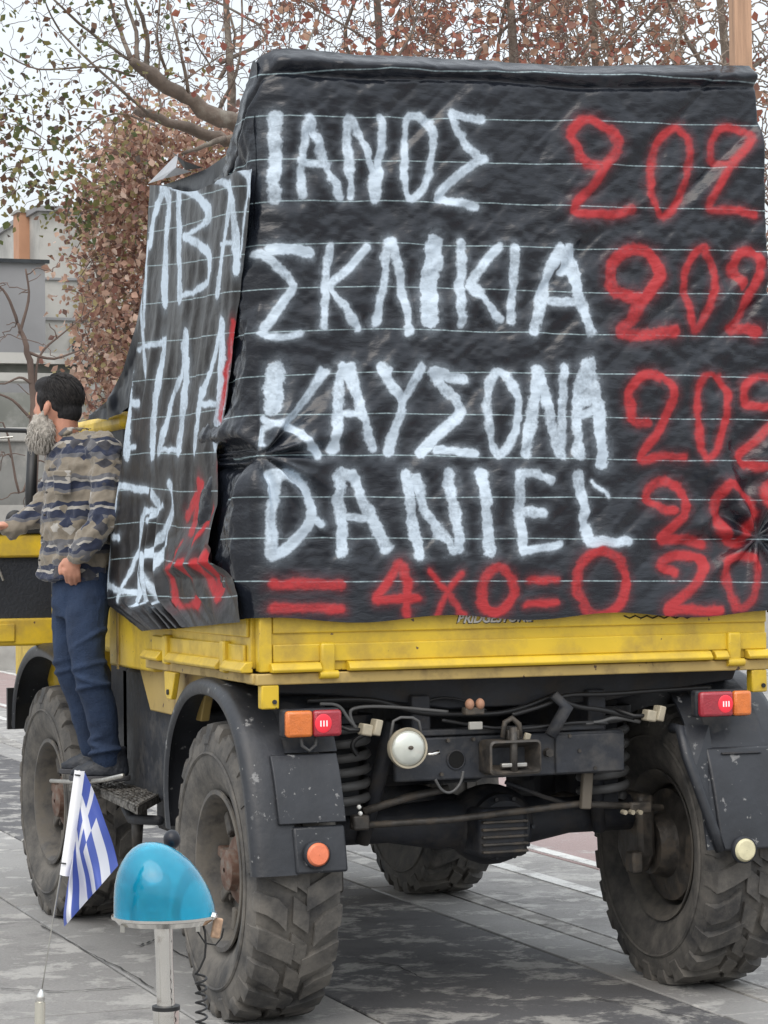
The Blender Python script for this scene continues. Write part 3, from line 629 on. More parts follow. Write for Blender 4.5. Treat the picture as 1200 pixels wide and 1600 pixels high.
# cab
cab = tp(MB().prism([(2.20, 1.62), (2.16, 2.40), (2.22, 2.49), (3.7, 2.49), (3.98, 1.62)], 0, -1.04, -.99), 'cab', DARK, bevel=.02)
tp(MB().prism([(2.34, 1.72), (2.34, 2.36), (3.55, 2.36), (3.76, 1.72)], 0, -1.046, -1.038), 'door_opening', DARK, cab)
tp(MB().prism([(2.20, 1.62), (2.16, 2.40), (2.22, 2.49), (3.7, 2.49), (3.98, 1.62)], 0, .99, 1.04), 'cab_side', YEL, cab, bevel=.02)
tp(MB().box((-1.06, 2.14, 2.40), (1.06, 3.75, 2.485)), 'roof', YEL, cab, bevel=.03)
tp(MB().box((-.99, 2.17, 1.62), (.99, 2.21, 2.40)), 'rear_wall', BLK2, cab)
tp(MB().box((-.99, 3.86, 1.1), (.99, 4.9, 1.75)), 'bonnet', YEL, cab, bevel=.06)
# open door, swung out (hinge at the front pillar)
door = empty('door', (-1.05, 3.52, 0), TR, rz=-.10)
dp = lambda mb, n, m, **k: mb.build(n, m, door, **k)
dp(MB().box((-.95, -.03, 1.815), (-.03, .03, 1.935)), 'upper_panel', YEL, bevel=.012)
dp(MB().box((-.95, .0, 1.50), (-.03, .03, 1.815)), 'inner_recess', SHOE)
dp(MB().box((-.95, -.03, 1.365), (-.01, .03, 1.505)), 'lower_panel', YEL, bevel=.012)
dp(MB().box((-.60, -.042, 1.385), (-.22, -.028, 1.48)), 'door_pocket', YEL, bevel=.01)
dp(MB().box((-.95, -.04, 1.935), (-.02, .03, 1.962)), 'window_seal', CABL, bevel=.005)
dp(MB().tube([(-.125, 0, 1.95), (-.13, 0, 2.15), (-.12, 0, 2.38)], [.034, .030, .026], 10), 'window_pillar', CABL, smooth=True)
dp(MB().tube([(-.95, 0, 2.478), (-.5, 0, 2.472), (-.15, 0, 2.462), (-.12, 0, 2.38)], [.012, .012, .012, .012], 8), 'window_frame', CABL, smooth=True)
dp(MB().tube([(-.95, -.01, 2.39), (-.6, -.01, 2.40), (-.22, -.01, 2.43)], .006, 6), 'window_trim', ALU)
dp(cy((-.07, -.04, 1.845), .022, .04, 'Y', 14), 'door_knob', YEL, smooth=True, angle=40)
mir = dp(MB().lathe([(.005, -.01), (.042, -.012), (.050, 0), (.042, .02), (.005, .02)], 24, 'Y', (-.20, .10, 2.01)), 'wing_mirror', CABL, smooth=True)
dp(MB().tube([(-.20, .10, 2.0), (-.18, .06, 1.95)], .01, 6), 'mirror_arm', CABL)
dp(MB().tube([(-.36, -.05, 1.86), (-.31, -.06, 1.78), (-.28, -.05, 1.70)], .006, 6), 'door_cord', ALU)

# wheels
TD, TWd = .585, .40
def tyre_mesh():
    mb = MB(); n = 96
    prof = [(.300, -.135), (.330, -.150), (.38, -.182), (.44, -.200), (.50, -.196), (.545, -.180), (.560, -.150), (.566, -.08), (.568, 0), (.566, .08), (.560, .150), (.545, .180), (.50, .196), (.44, .200), (.38, .182), (.330, .150), (.300, .135)]
    mb.lathe(prof, n, 'X')
    pr = prof
    NL = 25
    def pt(x, th, h):
        ax = abs(x)
        if ax <= .176: r = .566-.10*(ax/.18)**4*.12+h; xx = x
        else:
            k = (ax-.176)/.06; r = .556+h*.7-k*.062; xx = math.copysign(.176+.020*min(k, 1)+h*.35, x)
        return (xx, r*math.cos(th), r*math.sin(th))
    for side in (-1, 1):
        for i in range(NL):
            t0 = 2*PI*(i+(.5 if side > 0 else 0))/NL; hw = 2*PI/NL*.30
            long = i % 2 == 0
            xi = .022 if long else .062
            cols = [(xi, .085), (.10, .02), (.15, -.02), (.176, -.035), (.205 if long else .195, -.035), (.236 if long else .215, -.03)]
            top = []; bot = []
            for x, sh in cols:
                w_ = hw*(1.0 if x < .15 else (1.0 if long else .85))*(1-.25*(x > .2))
                h = .024 if x < .2 else .012
                for sg in (-1, 1):
                    top.append(pt(side*x, t0+sh+sg*w_, h)); bot.append(pt(side*x, t0+sh+sg*(w_*1.12), -.012))
            m_ = len(cols); vs = top+bot; o = 2*m_; fs = []
            for k in range(m_-1):
                a = 2*k; fs += [(a, a+1, a+3, a+2), (a, a+2, a+2+o, a+o), (a+1, a+1+o, a+3+o, a+3)]
            fs += [(0, o, o+1, 1), (2*m_-2, 2*m_-1, 2*m_-1+o, 2*m_-2+o)]
            mb.add(vs, fs)
    # centre blocks
    for i in range(NL):
        t0 = 2*PI*(i+.25)/NL; hw = 2*PI/NL*.34
        vs = [pt(x, t0+sg*hw+(x*1.2), h) for h in (.021, -.01) for x in (-.035, .035) for sg in (-1, 1)]
        mb.add(vs, [(0, 1, 3, 2), (0, 4, 5, 1), (2, 3, 7, 6), (0, 2, 6, 4), (1, 5, 7, 3)])
    # bead + raised band
    mb.lathe([(.455, -.2005), (.462, -.207), (.470, -.2005)], 72, 'X'); mb.lathe([(.455, .2005), (.462, .207), (.470, .2005)], 72, 'X')
    # flatten at the ground
    out = []
    for x, y, z in mb.v:
        zmin = -.574
        if z < zmin+.05:
            k = max(0, (zmin+.05-z))/.06; x *= 1+.05*k
        out.append((x, y, max(z, zmin)))
    mb.v = out
    return mb
TYR = tyre_mesh()
def make_wheel(rust):
    wh = empty('wheel', (0, 0, 0), TR)
    t = TYR.build('tyre', RUB, wh, smooth=True, angle=32)
    # outer side is -X
    r = MB(); r.lathe([(.302, -.150), (.318, -.158), (.318, -.168), (.300, -.170), (.285, -.150), (.280, -.10), (.262, -.05), (.258, .09), (.285, .12), (.300, .150), (.318, .158), (.318, .150), (.302, .140)], 56, 'X')
    r.build('rim', RIM, wh, smooth=True, angle=45)
    r = MB(); r.lathe([(.262, -.02), (.255, -.035), (.20, -.045), (.165, -.030), (.150, .0), (.02, .01)], 48, 'X')
    r.build('rim_disc', RIM, wh, smooth=True, angle=45)
    for k in range(8):
        a = 2*PI*k/8+.2
        m = Matrix.Rotation(a, 4, 'X') @ Matrix.Translation((-.06, 0, .205))
        MB().box((-.03, -.022, -.045), (.03, .022, .045), m).build('rim_rib', RIM if k % 3 else RUST, wh, bevel=.008)
    h = MB(); h.lathe([(.155, .0), (.150, -.06), (.125, -.085), (.085, -.095), (.08, -.13), (.05, -.14), (.01, -.14)], 36, 'X')
    h.build('hub', rust, wh, smooth=True, angle=40)
    for k in range(8):
        a = 2*PI*k/8; nb = MB(); nb.lathe([(.014, -.075), (.014, -.045)], 6, 'X', (0, .178*math.cos(a), .178*math.sin(a)), cap=True); nb.build('wheel_nut', GREASE, wh)
    # inner portal housing (inner side +X)
    g = MB(); g.lathe([(.24, .05), (.235, .10), (.14, .12), (.12, .20), (.02, .20)], 36, 'X'); g.build('brake_drum', GREASE, wh, smooth=True, angle=40)
    return wh
def copy_tree(o, parent):
    c = o.copy(); COL.objects.link(c); c.parent = parent
    for ch_ in o.children: copy_tree(ch_, c)
    return c
YR = .47; WB = 3.0; XW = .960
w1 = make_wheel(RUST); w1.location = (-XW, YR, .574)
w2_ = copy_tree(w1, TR); w2_.location = (XW, YR, .574); w2_.rotation_euler = (0, 0, PI)
w1.scale = w2_.scale = (.92, 1, 1)
w3 = copy_tree(w1, TR); w3.location = (-XW, YR+WB, .574); w3.rotation_euler = (0, 0, .03)
w4 = copy_tree(w1, TR); w4.location = (XW, YR+WB, .574); w4.rotation_euler = (0, 0, PI+.03)

# rear mudguards
def fender(side, xo, xi, pts, name='mudguard', lipw=.035, th=.012):
    """pts (y,z) outer arc path; curved sheet from xo (outer) to xi (inner), rounded shoulder"""
    pts = [tuple(x) for x in zip(*[np.interp(np.linspace(0, len(pts)-1, 4*len(pts)), range(len(pts)), c) for c in zip(*pts)])]
    for _ in range(6): pts = [pts[0]]+[tuple((np.array(a)+2*np.array(b)+np.array(c))/4) for a, b, c in zip(pts[:-2], pts[1:-1], pts[2:])]+[pts[-1]]
    P = []; n = len(pts)
    cs = [(xo, -.055), (xo, -.03), (xo+side*-.012, -.010), (xo+side*-.04, .0), ((xo+xi)/2, .004), (xi, 0)]
    rings = []
    cy_, cz_ = YC, .60
    for (y, z) in pts:
        d = Vector((0, y-cy_, z-cz_)).normalized()
        a = [Vector((x, y, z))+d*h for x, h in cs]; b = [Vector((x, y, z))+d*(h-th) for x, h in cs[::-1]]
        b[-1].x += -side*.012; b[-2].x += -side*.012
        rings.append(a+b)
    mb = MB(); mb.ring(rings); return mb
YC = YR
rp = [(1.10, .69), (1.135, .80), (1.13, .95), (1.07, 1.10), (.95, 1.22), (.80, 1.30), (.62, 1.335), (.44, 1.335), (.27, 1.305), (.13, 1.235), (.02, 1.13), (-.06, .99), (-.11, .85), (-.145, .72), (-.165, .625)]
mgL = tp(fender(-1, -1.16, -.99, rp), 'mudguard', BLK, smooth=True, angle=50)
mgR = tp(fender(1, 1.16, .72, rp), 'mudguard', BLK, smooth=True, angle=50)
# rear plates on left mudguard
def plate_pts(x0, x1, za, zb, d=.0, th=.02):
    """plate following the rear slope between heights"""
    def yz(z):
        zz = [p[1] for p in rp[8:]][::-1]; yy = [p[0] for p in rp[8:]][::-1]; return float(np.interp(z, zz, yy))
    n = 6; mb = MB(); rings = []
    for i in range(n):
        z = za+(zb-za)*i/(n-1); y = yz(z)-d; rings.append([(x0, y, z), (x1, y, z), (x1, y+th, z), (x0, y+th, z)])
    mb.ring(rings); return mb
tp(plate_pts(-1.0, -.795, .628, .80, .012), 'lower_flap', BLK, mgL, bevel=.01)
tp(plate_pts(-1.055, -.79, .812, 1.062, .022), 'mudguard_plate', BLK, mgL, bevel=.004)
tp(plate_pts(-.99, -.775, 1.065, 1.27, -.01, .02), 'lamp_board', BLK2, mgL, bevel=.004)
tp(plate_pts(.775, 1.08, .62, 1.02, .012), 'mudguard_plate', BLK, mgR, bevel=.01)
tp(plate_pts(.80, 1.06, 1.03, 1.28, .0), 'lamp_board', BLK2, mgR, bevel=.006)
tp(MB().tube([(.665, .02, 1.10), (.665, -.05, 1.10), (.665, -.10, 1.0), (.70, -.14, .86), (.75, -.165, .70), (.775, -.17, .62)], .022, 8), 'mudguard_edge', BLK, mgR, smooth=True)
tp(MB().add([(.66, .0, 1.11), (.81, -.02, 1.11), (.80, -.16, .63), (.75, -.17, .62), (.69, -.11, .92)], [(0, 1, 2, 3, 4)]), 'inner_skirt', BLK, mgR)
tp(plate_pts(.84, 1.02, .995, 1.0, .02, .01), 'plate_seam', DARK, mgR)
for px, py, m_, rd in ((496, 1335, ORR, .045), (1163, 1328, CRR, .047)):
    p = on(1, -.185, px, py); rf = MB(); rf.lathe([(.001, -.022), (rd*.8, -.020), (rd, -.008), (rd, .012)], 32, 'Y', p); tp(rf, 'round_reflector', m_, smooth=True, angle=40)
    rg = MB(); rg.lathe([(rd, -.010), (rd+.006, -.008), (rd+.007, .012)], 32, 'Y', p); tp(rg, 'reflector_ring', DARK, smooth=True)
# tail lights
def taillight(cx, cz, y, wdt, flip):
    tl = empty('tail_light', (cx, y, cz), TR)
    MB().box((-wdt/2-.004, .0, -.054), (wdt/2+.004, .05, .054)).build('lamp_base', DARK, tl, bevel=.01)
    s = -1 if flip else 1
    def bx(a, b, n, m):
        a, b = sorted((a*s, b*s)); MB().box((a, -.035, -.05), (b, .0, .05)).build(n, m, tl, bevel=.012)
    bx(-wdt/2, -.005 if not flip else -.035, 'orange_lens', ORL)
    a0 = -.005 if not flip else -.035
    bx(a0+.002, wdt/2, 'red_lens', REL)
    MB().ell((s*(a0+.040), -.035, 0), (.034, .004, .036), 20, 12).build('lit_lens', LIT, tl, smooth=True)
    for k in (0, 1, 2):
        x = s*(a0+.028+k*.012); MB().box((x-.002, -.042, -.011), (x+.002, -.0385, .011)).build('lamp_filament', BULB, tl)
    return tl
p = on(1, -.07, 487, 1130); taillight(p.x, p.z, -.07, .222, False)
p = on(1, -.09, 1129, 1099); taillight(p.x, p.z, -.09, .232, True)
tp(MB().tube([on(1, -.05, 470, 1148), on(1, -.05, 472, 1165), on(1, -.05, 483, 1173), on(1, -.05, 493, 1164), on(1, -.05, 494, 1148)], .007, 6), 'cable_loop', GRYC, smooth=True)
# front mudguards
YC = YR+WB
fp = [(2.58, 1.02), (2.64, 1.12), (2.76, 1.24), (2.95, 1.32), (3.2, 1.37), (3.5, 1.385), (3.75, 1.35), (3.98, 1.25), (4.12, 1.08), (4.14, .93)]
mf = tp(fender(-1, -1.17, -.95, fp), 'mudguard', BLK, smooth=True, angle=50)
tp(MB().box((-1.19, 4.11, .90), (-.85, 4.14, 1.12)), 'mud_flap', CABL, mf)
tp(fender(1, 1.17, .9, fp), 'mudguard', BLK, smooth=True, angle=50)
tp(MB().tube([(-1.175, 2.55, 1.30), (-1.18, 2.68, 1.22), (-1.18, 2.60, 1.04), (-1.18, 2.42, .99)], [.018, .02, .018, .012], 8), 'mudguard_edge', STEPM, mf, smooth=True)
YC = YR
tp(MB().box((-1.0, 1.5, .72), (-.6, 2.40, 1.30)), 'battery_box', BLK2, bevel=.02)
tp(MB().prism([(1.15, 1.16), (2.35, 1.16), (2.35, .72), (1.45, .72)], 0, -.98, -.6), 'fuel_tank', BLK2, bevel=.03)
# step
st = tp(MB().add([on(2, .745, 143, 1228), on(2, .745, 215, 1262), on(2, .745, 252, 1242), on(2, .745, 186, 1214)], [(0, 1, 2, 3)]), 'step', STEPM)
sm = st.modifiers.new('thick', 'SOLIDIFY'); sm.thickness = .03; sm.offset = -1
a, b, c_, d_ = [on(2, .75, *p) for p in ((147, 1228), (215, 1259), (248, 1241), (186, 1216))]
g = MB()
for i in range(9):
    t = i/8; g.tube([a.lerp(b, t), d_.lerp(c_, t)], .007, 5)
    g.tube([a.lerp(d_, t), b.lerp(c_, t)], .007, 5)
rng2 = random.Random(5)
for i in range(40):
    q = a.lerp(b, rng2.random()).lerp(d_.lerp(c_, rng2.random()), rng2.random()); g.ell((q.x, q.y, q.z+.004), (.016, .022, .007), 6, 4)
g.build('step_grating', STEPM, st)
tp(MB().tube([on(2, .735, 143, 1229), on(2, .735, 214, 1264), on(2, .735, 250, 1244)], .014, 8), 'step_rim', STEPM, st, smooth=True)
tp(MB().tube([on(0, -1.1, 196, 1262), on(0, -1.1, 205, 1280), on(0, -1.05, 250, 1282)], .022, 8), 'step_bracket', DARK, st, smooth=True)
tp(MB().tube([on(0, -1.2, 80, 1220), on(0, -1.2, 118, 1222), on(0, -1.22, 160, 1219), on(0, -1.22, 192, 1212)], .010, 8), 'step_rail', ALU, st, smooth=True)
tp(MB().box((-1.22, 2.18, .705), (-1.02, 2.58, .742)), 'foot_plate', STEPM, st, bevel=.008)
tp(MB().tube([on(0, -1.0, 215, 1280), on(0, -1.0, 214, 1325)], [.03, .024], 8), 'step_damper', GREASE, st, smooth=True)

# ---- chassis underneath, seen from behind
for x in (-.38, .38): tp(MB().box((x-.04, .12, 1.08), (x+.04, 4.8, 1.26)), 'chassis_rail', DARK, bevel=.008)
tp(MB().prism([(-1.0, 1.325), (1.04, 1.325), (1.02, 1.28), (.40, 1.205), (-.25, 1.20), (-.72, 1.27), (-1.0, 1.285)], 1, .16, .24), 'crossbeam', DARK, bevel=.006)
tp(MB().box((-1.0, .9, 1.22), (1.0, 1.02, 1.33)), 'crossbeam', DARK)
tp(MB().box((-1.0, .30, 1.26), (1.0, 1.5, 1.33)), 'bed_underside', DARK)
Y1 = .10
xp = tp(MB().box((-.50, Y1, .925), (.485, Y1+.03, 1.095)), 'rear_cross_member', BLK2, bevel=.008)
tp(MB().box((-.50, Y1-.004, 1.10), (.40, Y1+.05, 1.125)), 'member_flange', BLK2, xp, bevel=.006)
tp(MB().box((.18, Y1-.012, .93), (.485, Y1, 1.085)), 'member_plate', BLK2, xp, bevel=.006)
p = on(1, Y1, 712, 1187); hm = MB(); hm.lathe([(.04, -.006), (.034, -.010), (.033, -.002)], 28, 'Y', p); tp(hm, 'hole_rim', DARK, xp, smooth=True)
tp(cy((p.x, Y1-.003, p.z), .034, .008, 'Y', 28), 'hole', mat('hole_black', (.002, .002, .002), .9, var=0), xp)
tp(cy((on(1, Y1-.02, 857, 1176).x, Y1-.02, on(1, Y1-.02, 857, 1176).z), .018, .03, 'Y', 6), 'member_bolt', GREASE, xp)
for px, py in ((645, 1148), (700, 1157), (740, 1155), (905, 1173), (690, 1210), (890, 1150), (760, 1208), (930, 1200)):
    q = on(1, Y1-.012, px, py); tp(cy((q.x, q.y, q.z), .008, .012, 'Y', 6), 'member_bolt', GREASE, xp)
# work lamp
lamp = empty('work_lamp', on(1, -.02, 637, 1169), TR)
lm = MB(); lm.lathe([(.001, -.032), (.03, -.031), (.055, -.024), (.068, -.012), (.070, 0)], 36, 'Y'); lm.build('lamp_glass', GLS, lamp, smooth=True)
lm = MB(); lm.lathe([(.069, -.012), (.077, -.014), (.080, 0), (.074, .03), (.045, .07), (.01, .08)], 36, 'Y'); lm.build('lamp_housing', BEIGE, lamp, smooth=True, angle=50)
MB().ell((0, -.036, .004), (.011, .005, .008)).build('lamp_boss', GREASE, lamp, smooth=True)
MB().tube([(-.065, .02, .03), (-.05, .02, .105), (-.02, .02, .118), (.03, .02, .115), (.055, .02, .10), (.068, .02, .03)], .006, 6).build('lamp_bracket', GRYC, lamp, smooth=True)
MB().tube([(.075, 0, -.025), (.10, 0, -.028), (.13, 0, -.020)], [.004, .007, .009], 8).build('lamp_switch', CHR, lamp, smooth=True)
MB().tube([(0, .06, .0), (0, .13, .0)], .012, 8).build('lamp_stem', DARK, lamp)
# rectangular tow jaw
c0, c1 = on(1, .0, 762, 1158), on(1, .0, 843, 1208)
jw = MB(); rings = []
def rrect(x0, x1, z0, z1, y, r, n=5):
    q = []
    for cx, cz, a0 in ((x1-r, z1-r, 0), (x0+r, z1-r, 90), (x0+r, z0+r, 180), (x1-r, z0+r, 270)):
        for k in range(n+1):
            a = math.radians(a0+90*k/n); q.append((cx+r*math.cos(a), y, cz+r*math.sin(a)))
    return q
x0, x1, z0, z1 = c0.x, c1.x, c1.z, c0.z
jw.ring([rrect(x0, x1, z0, z1, .09, .02), rrect(x0, x1, z0, z1, -.02, .02), rrect(x0+.008, x1-.008, z0+.008, z1-.008, -.025, .016), rrect(x0+.035, x1-.035, z0+.035, z1-.035, .07, .01)], cap=False)
tj = tp(jw, 'tow_jaw', GREASE, smooth=True, angle=45)
tp(MB().box((x0+.03, .066, z0+.03), (x1-.03, .075, z1-.03)), 'jaw_back', BLK2, tj)
tp(MB().tube([((x0+x1)/2, .0, z0), ((x0+x1)/2, .0, z1+.05)], .016, 10), 'jaw_pin', GREASE, tj, smooth=True)
tp(MB().box((x0+.055, -.01, z0+.028), (x1-.055, .01, z0+.045)), 'jaw_lip', ALU, tj, bevel=.004)
p = on(1, .03, 800, 1140)
tp(MB().tube([p+Vector((-.04, 0, -.03)), p+Vector((-.03, 0, .03)), p+Vector((.0, 0, .045)), p+Vector((.03, 0, .02)), p+Vector((.035, 0, -.03))], .012, 8), 'jaw_handle', GREASE, tj, smooth=True)
tp(MB().cbox(p+Vector((0, 0, -.02)), (.05, .04, .04)), 'jaw_latch', GREASE, tj, bevel=.006)
tp(MB().cbox(p+Vector((.06, -.01, -.03)), (.025, .02, .03), (0, .3, 0)), 'jaw_spring_clip', BEIGE, tj, bevel=.004)
# hose couplings
cpl = empty('hose_coupling', on(1, .0, 742, 1100), TR)
cp = MB(); cp.ell((-.022, 0, .0), (.018, .02, .022)); cp.ell((.022, 0, .0), (.018, .02, .022)); cp.build('coupling_cap', mat('orange_brown_rubber', (.36, .19, .12), .6), cpl, smooth=True)
MB().cbox((0, .02, -.028), (.08, .05, .03)).build('coupling_body', GREASE, cpl, bevel=.006)
MB().cbox((0.005, .01, -.085), (.055, .02, .03)).build('rating_plate', mat('grey_white_plate', (.32, .31, .28), .6), cpl, bevel=.003)
# plugs
for px, py, nm in ((575, 1140, 'trailer_plug'), (1018, 1118, 'trailer_plug')):
    e = empty(nm, on(1, .02, px, py), TR)
    MB().cbox((-.01, 0, 0), (.045, .05, .045), (0, .2, .1)).build('plug_body', BEIGE, e, bevel=.006)
    MB().cbox((.03, -.005, .008), (.03, .055, .062), (0, .25, .1)).build('plug_flange', BEIGE, e, bevel=.005)
    MB().tube([(-.02, 0, 0), (-.07, .02, .0), (-.14, .06, .03)], .009, 6).build('plug_cable', CABL, e, smooth=True)
# cables
def cab_(pts, r=.008, y=.05, m=CABL, nm='cable'):
    P = [on(1, y, *p) for p in pts]
    for _ in range(2):
        Q = [P[0]]
        for a, b in zip(P[:-1], P[1:]): Q += [a.lerp(b, .25), a.lerp(b, .75)]
        Q.append(P[-1]); P = Q
    tp(MB().tube(P, r, 6), nm, m, smooth=True)
cab_([(500, 1100), (530, 1100), (545, 1125), (560, 1140)], .007, m=GRYC)
cab_([(556, 1140), (545, 1115), (552, 1105), (600, 1103), (700, 1112)], .007, m=GRYC)
cab_([(480, 1095), (560, 1092), (600, 1096), (650, 1115), (740, 1117), (800, 1113), (870, 1085)], .012, .12)
cab_([(800, 1117), (860, 1100), (880, 1085), (950, 1085), (1010, 1080), (1110, 1074)], .010, .08)
cab_([(870, 1090), (900, 1105), (940, 1108), (990, 1122)], .012, .08)
cab_([(915, 1130), (940, 1128), (960, 1120), (1000, 1128)], .008, .08, GRYC)
cab_([(690, 1125), (780, 1140), (830, 1138), (900, 1128), (950, 1130)], .008, .08)
cab_([(680, 1218), (690, 1236), (705, 1240), (720, 1225), (724, 1205)], .006, .04, GRYC)
cab_([(595, 1140), (560, 1150), (548, 1165), (558, 1180)], .010, .15)
cab_([(640, 1105), (700, 1085), (760, 1110)], .006, .13)
# shackle bracket up-right of the jaw
tp(MB().tube([on(1, .05, 865, 1085), on(1, .05, 885, 1105), on(1, .05, 860, 1150)], [.02, .03, .026], 8), 'brake_bracket', BLK2, smooth=True)
# coil springs
for x in (-.62, .52):
    P = []
    for i in range(6*14+1):
        a = 2*PI*i/14; P.append((x+.095*math.cos(a), YR-.10+.095*math.sin(a), .80+.34*i/84))
    s_ = tp(MB().tube(P, .019, 8), 'coil_spring', GRYC, smooth=True)
    tp(MB().box((x-.05, YR-.14, .78), (x+.05, YR-.06, 1.2)), 'spring_core', DARK, s_)
    tp(cy((x, YR-.10, 1.165), .12, .03, 'Z', 24), 'spring_seat', DARK, s_)
# axles
for yy, nm in ((YR, 'rear_axle'), (YR+WB, 'front_axle')):
    ax = tp(MB().tube([(-.74, yy, .72), (-.4, yy, .72), (-.2, yy, .71), (.2, yy, .71), (.4, yy, .72), (.74, yy, .72)], [.075, .075, .10, .10, .075, .075], 14), nm, DARK, smooth=True)
    tp(MB().ell((.05, yy, .70), (.19, .17, .165), 20, 12), 'differential', DARK, ax, smooth=True)
    dc = MB(); dc.lathe([(.001, -.17), (.11, -.165), (.135, -.14), (.14, -.05)], 28, 'Y', (.05, yy, .70)); tp(dc, 'diff_cover', DARK, ax, smooth=True, angle=30)
    for k in range(10):
        a = 2*PI*k/10; tp(cy((.05+.122*math.cos(a), yy-.165, .70+.122*math.sin(a)), .009, .014, 'Y', 6), 'cover_bolt', DARK, ax)
    for s in (-1, 1):
        tp(MB().prism([(yy-.10, .80), (yy+.10, .80), (yy+.11, .55), (yy+.05, .47), (yy-.05, .47), (yy-.11, .55)], 0, min(s*.68, s*.76), max(s*.68, s*.76)), 'portal_case', GREASE, ax, bevel=.02)
        tp(MB().cbox((s*.66, yy-.1, .52), (.05, .08, .09)), 'brake_caliper', GREASE, ax, bevel=.01)
# gearbox/ribbed housing seen right of the diff, long torsion bar and drag links
q0, q1 = on(1, .22, 752, 1343), on(1, .22, 828, 1262)
rib = tp(MB().box((q0.x, .23, q0.z), (q1.x, .62, q1.z)), 'ribbed_housing', DARK, bevel=.025)
for i in range(5):
    zz = q0.z+.02+i*.030; tp(MB().box((q0.x+.008, .215, zz), (q1.x-.008, .24, zz+.011)), 'housing_rib', GREASE, rib, bevel=.004)
q0, q1 = on(1, .95, 838, 1262), on(1, .95, 925, 1212)  # boxes below: dark bulk added to close a bright gap under the chassis
tp(MB().box((q0.x, .95, q0.z+.02), (q0.x+.10, 1.3, q1.z+.25)), 'gap_filler_bulk', DARK, bevel=.02)
tp(MB().box((q0.x+.155, .95, q0.z-.02), (q1.x+.25, 1.3, q1.z+.25)), 'gap_filler_block', DARK, bevel=.03)
tp(MB().box((q0.x-.05, 1.0, q1.z-.015), (q1.x, 1.2, q1.z+.2)), 'gap_filler_top', DARK, bevel=.02)
tp(MB().tube([(q0.x, .9, q0.z+.03), (q0.x+.1, .9, q0.z+.06), (q0.x+.3, .9, q0.z+.01)], .014, 8), 'valve_pipe', GREASE, smooth=True)
tp(MB().tube([on(1, .2, 548, 1291), on(1, .2, 700, 1281), on(1, .2, 905, 1256), on(1, .2, 1035, 1262)], .014, 8), 'stabiliser_bar', GREASE, smooth=True)
tp(MB().tube([on(1, .2, 568, 1268), on(1, .2, 640, 1245), on(1, .2, 700, 1232)], .016, 8), 'drag_link', GREASE, smooth=True)
tp(MB().tube([on(1, .25, 790, 1222), on(1, .25, 850, 1245), on(1, .25, 905, 1262)], .010, 6), 'drag_link', DARK, smooth=True)
p = on(1, .18, 916, 1235); tp(MB().cbox(p, (.045, .03, .15), (0, .08, 0)), 'link_bracket', mat('dirty_tan_steel', (.14, .12, .095), .7), bevel=.006)
p = on(1, .2, 1000, 1262); tp(MB().cbox(p, (.10, .04, .05)), 'link_clamp', GREASE, bevel=.01)
for k in range(3): p = on(1, .17, 975+k*12, 1269); tp(cy((p.x, p.y, p.z), .010, .03, 'Y', 8), 'clamp_nut', BEIGE)
tp(MB().cbox(on(1, .2, 562, 1285), (.07, .05, .06)), 'link_clamp', GREASE, bevel=.01)
for px, py in ((561, 1261), (563, 1271)): q = on(1, .1, px, py); tp(MB().ell(q, (.009, .009, .009)), 'grease_cap', mat('white_cap', (.75, .75, .72), .5), smooth=True)
# shock absorbers, prop shaft and middle bulk so the underside is dense
for x in (-.45, .42): tp(MB().tube([(x, .25, 1.15), (x*1.2, .38, .66)], [.035, .028], 10), 'shock_absorber', DARK, smooth=True)
tp(MB().tube([(.05, YR, .72), (.05, YR+WB, .78)], .06, 12), 'propeller_shaft', DARK, smooth=True)
tp(MB().box((-.34, 1.15, .80), (.34, 3.3, 1.2)), 'gearbox', DARK, bevel=.05)
tp(MB().box((-.95, 1.2, .95), (-.35, 1.5, 1.28)), 'air_tank', DARK, bevel=.06)
tp(MB().box((.45, 1.2, .80), (1.0, 2.3, 1.28)), 'fuel_tank', DARK, bevel=.05)
tp(MB().box((-.9, 1.6, .55), (-.35, 2.2, .95)), 'tool_box', DARK, bevel=.03)
tp(MB().box((.30, 1.35, .80), (.75, 1.9, 1.25)), 'air_tank', DARK, bevel=.06)
tp(MB().box((-.4, 1.05, .86), (.42, 1.2, 1.2)), 'cross_tube', DARK, bevel=.05)
tp(MB().tube([(.3, .3, .95), (.3, 1.2, .9)], .04, 10), 'exhaust_pipe', GREASE, smooth=True)
# lettering on the tailgate, upper half under the tarp hem
def text(name, body, size, loc, m, parent, sx=1.0, shear=.3, ext=.0015):
    cu = bpy.data.curves.new(name, 'FONT'); cu.body = body; cu.size = size; cu.shear = shear; cu.extrude = ext; cu.align_x = 'CENTER'; cu.align_y = 'CENTER'; cu.offset = .0015
    cu.materials.append(m); o = bpy.data.objects.new(name, cu); COL.objects.link(o); bpy.context.view_layer.update(); me = bpy.data.meshes.new_from_object(o.evaluated_get(bpy.context.evaluated_depsgraph_get())); bpy.data.objects.remove(o); o = bpy.data.objects.new(name, me); COL.objects.link(o); o.location = loc; o.rotation_euler = (PI/2, 0, 0); o.scale = (sx, 1, 1); o.parent = parent; return o
p = on(1, -.0125, 772, 966)
text('tyre_maker_lettering', 'BRIDGESTONE', .048, (p.x, -.0125, p.z), mat('white_vinyl', (.62, .60, .55), .5), TR, 1.0)
o = text('tyre_maker_outline', 'BRIDGESTONE', .050, (p.x+.003, -.011, p.z-.003), CABL, TR, 1.0, ext=.0005)  # dark printed outline behind the white letters
# faint dark strokes under the hem at right
P = [on(1, -.012, 975+i*9, 963.5+(2.5 if i % 2 else -1.5)) for i in range(13)]
tp(MB().tube(P, .003, 4), 'dark_lettering_stroke', CABL)

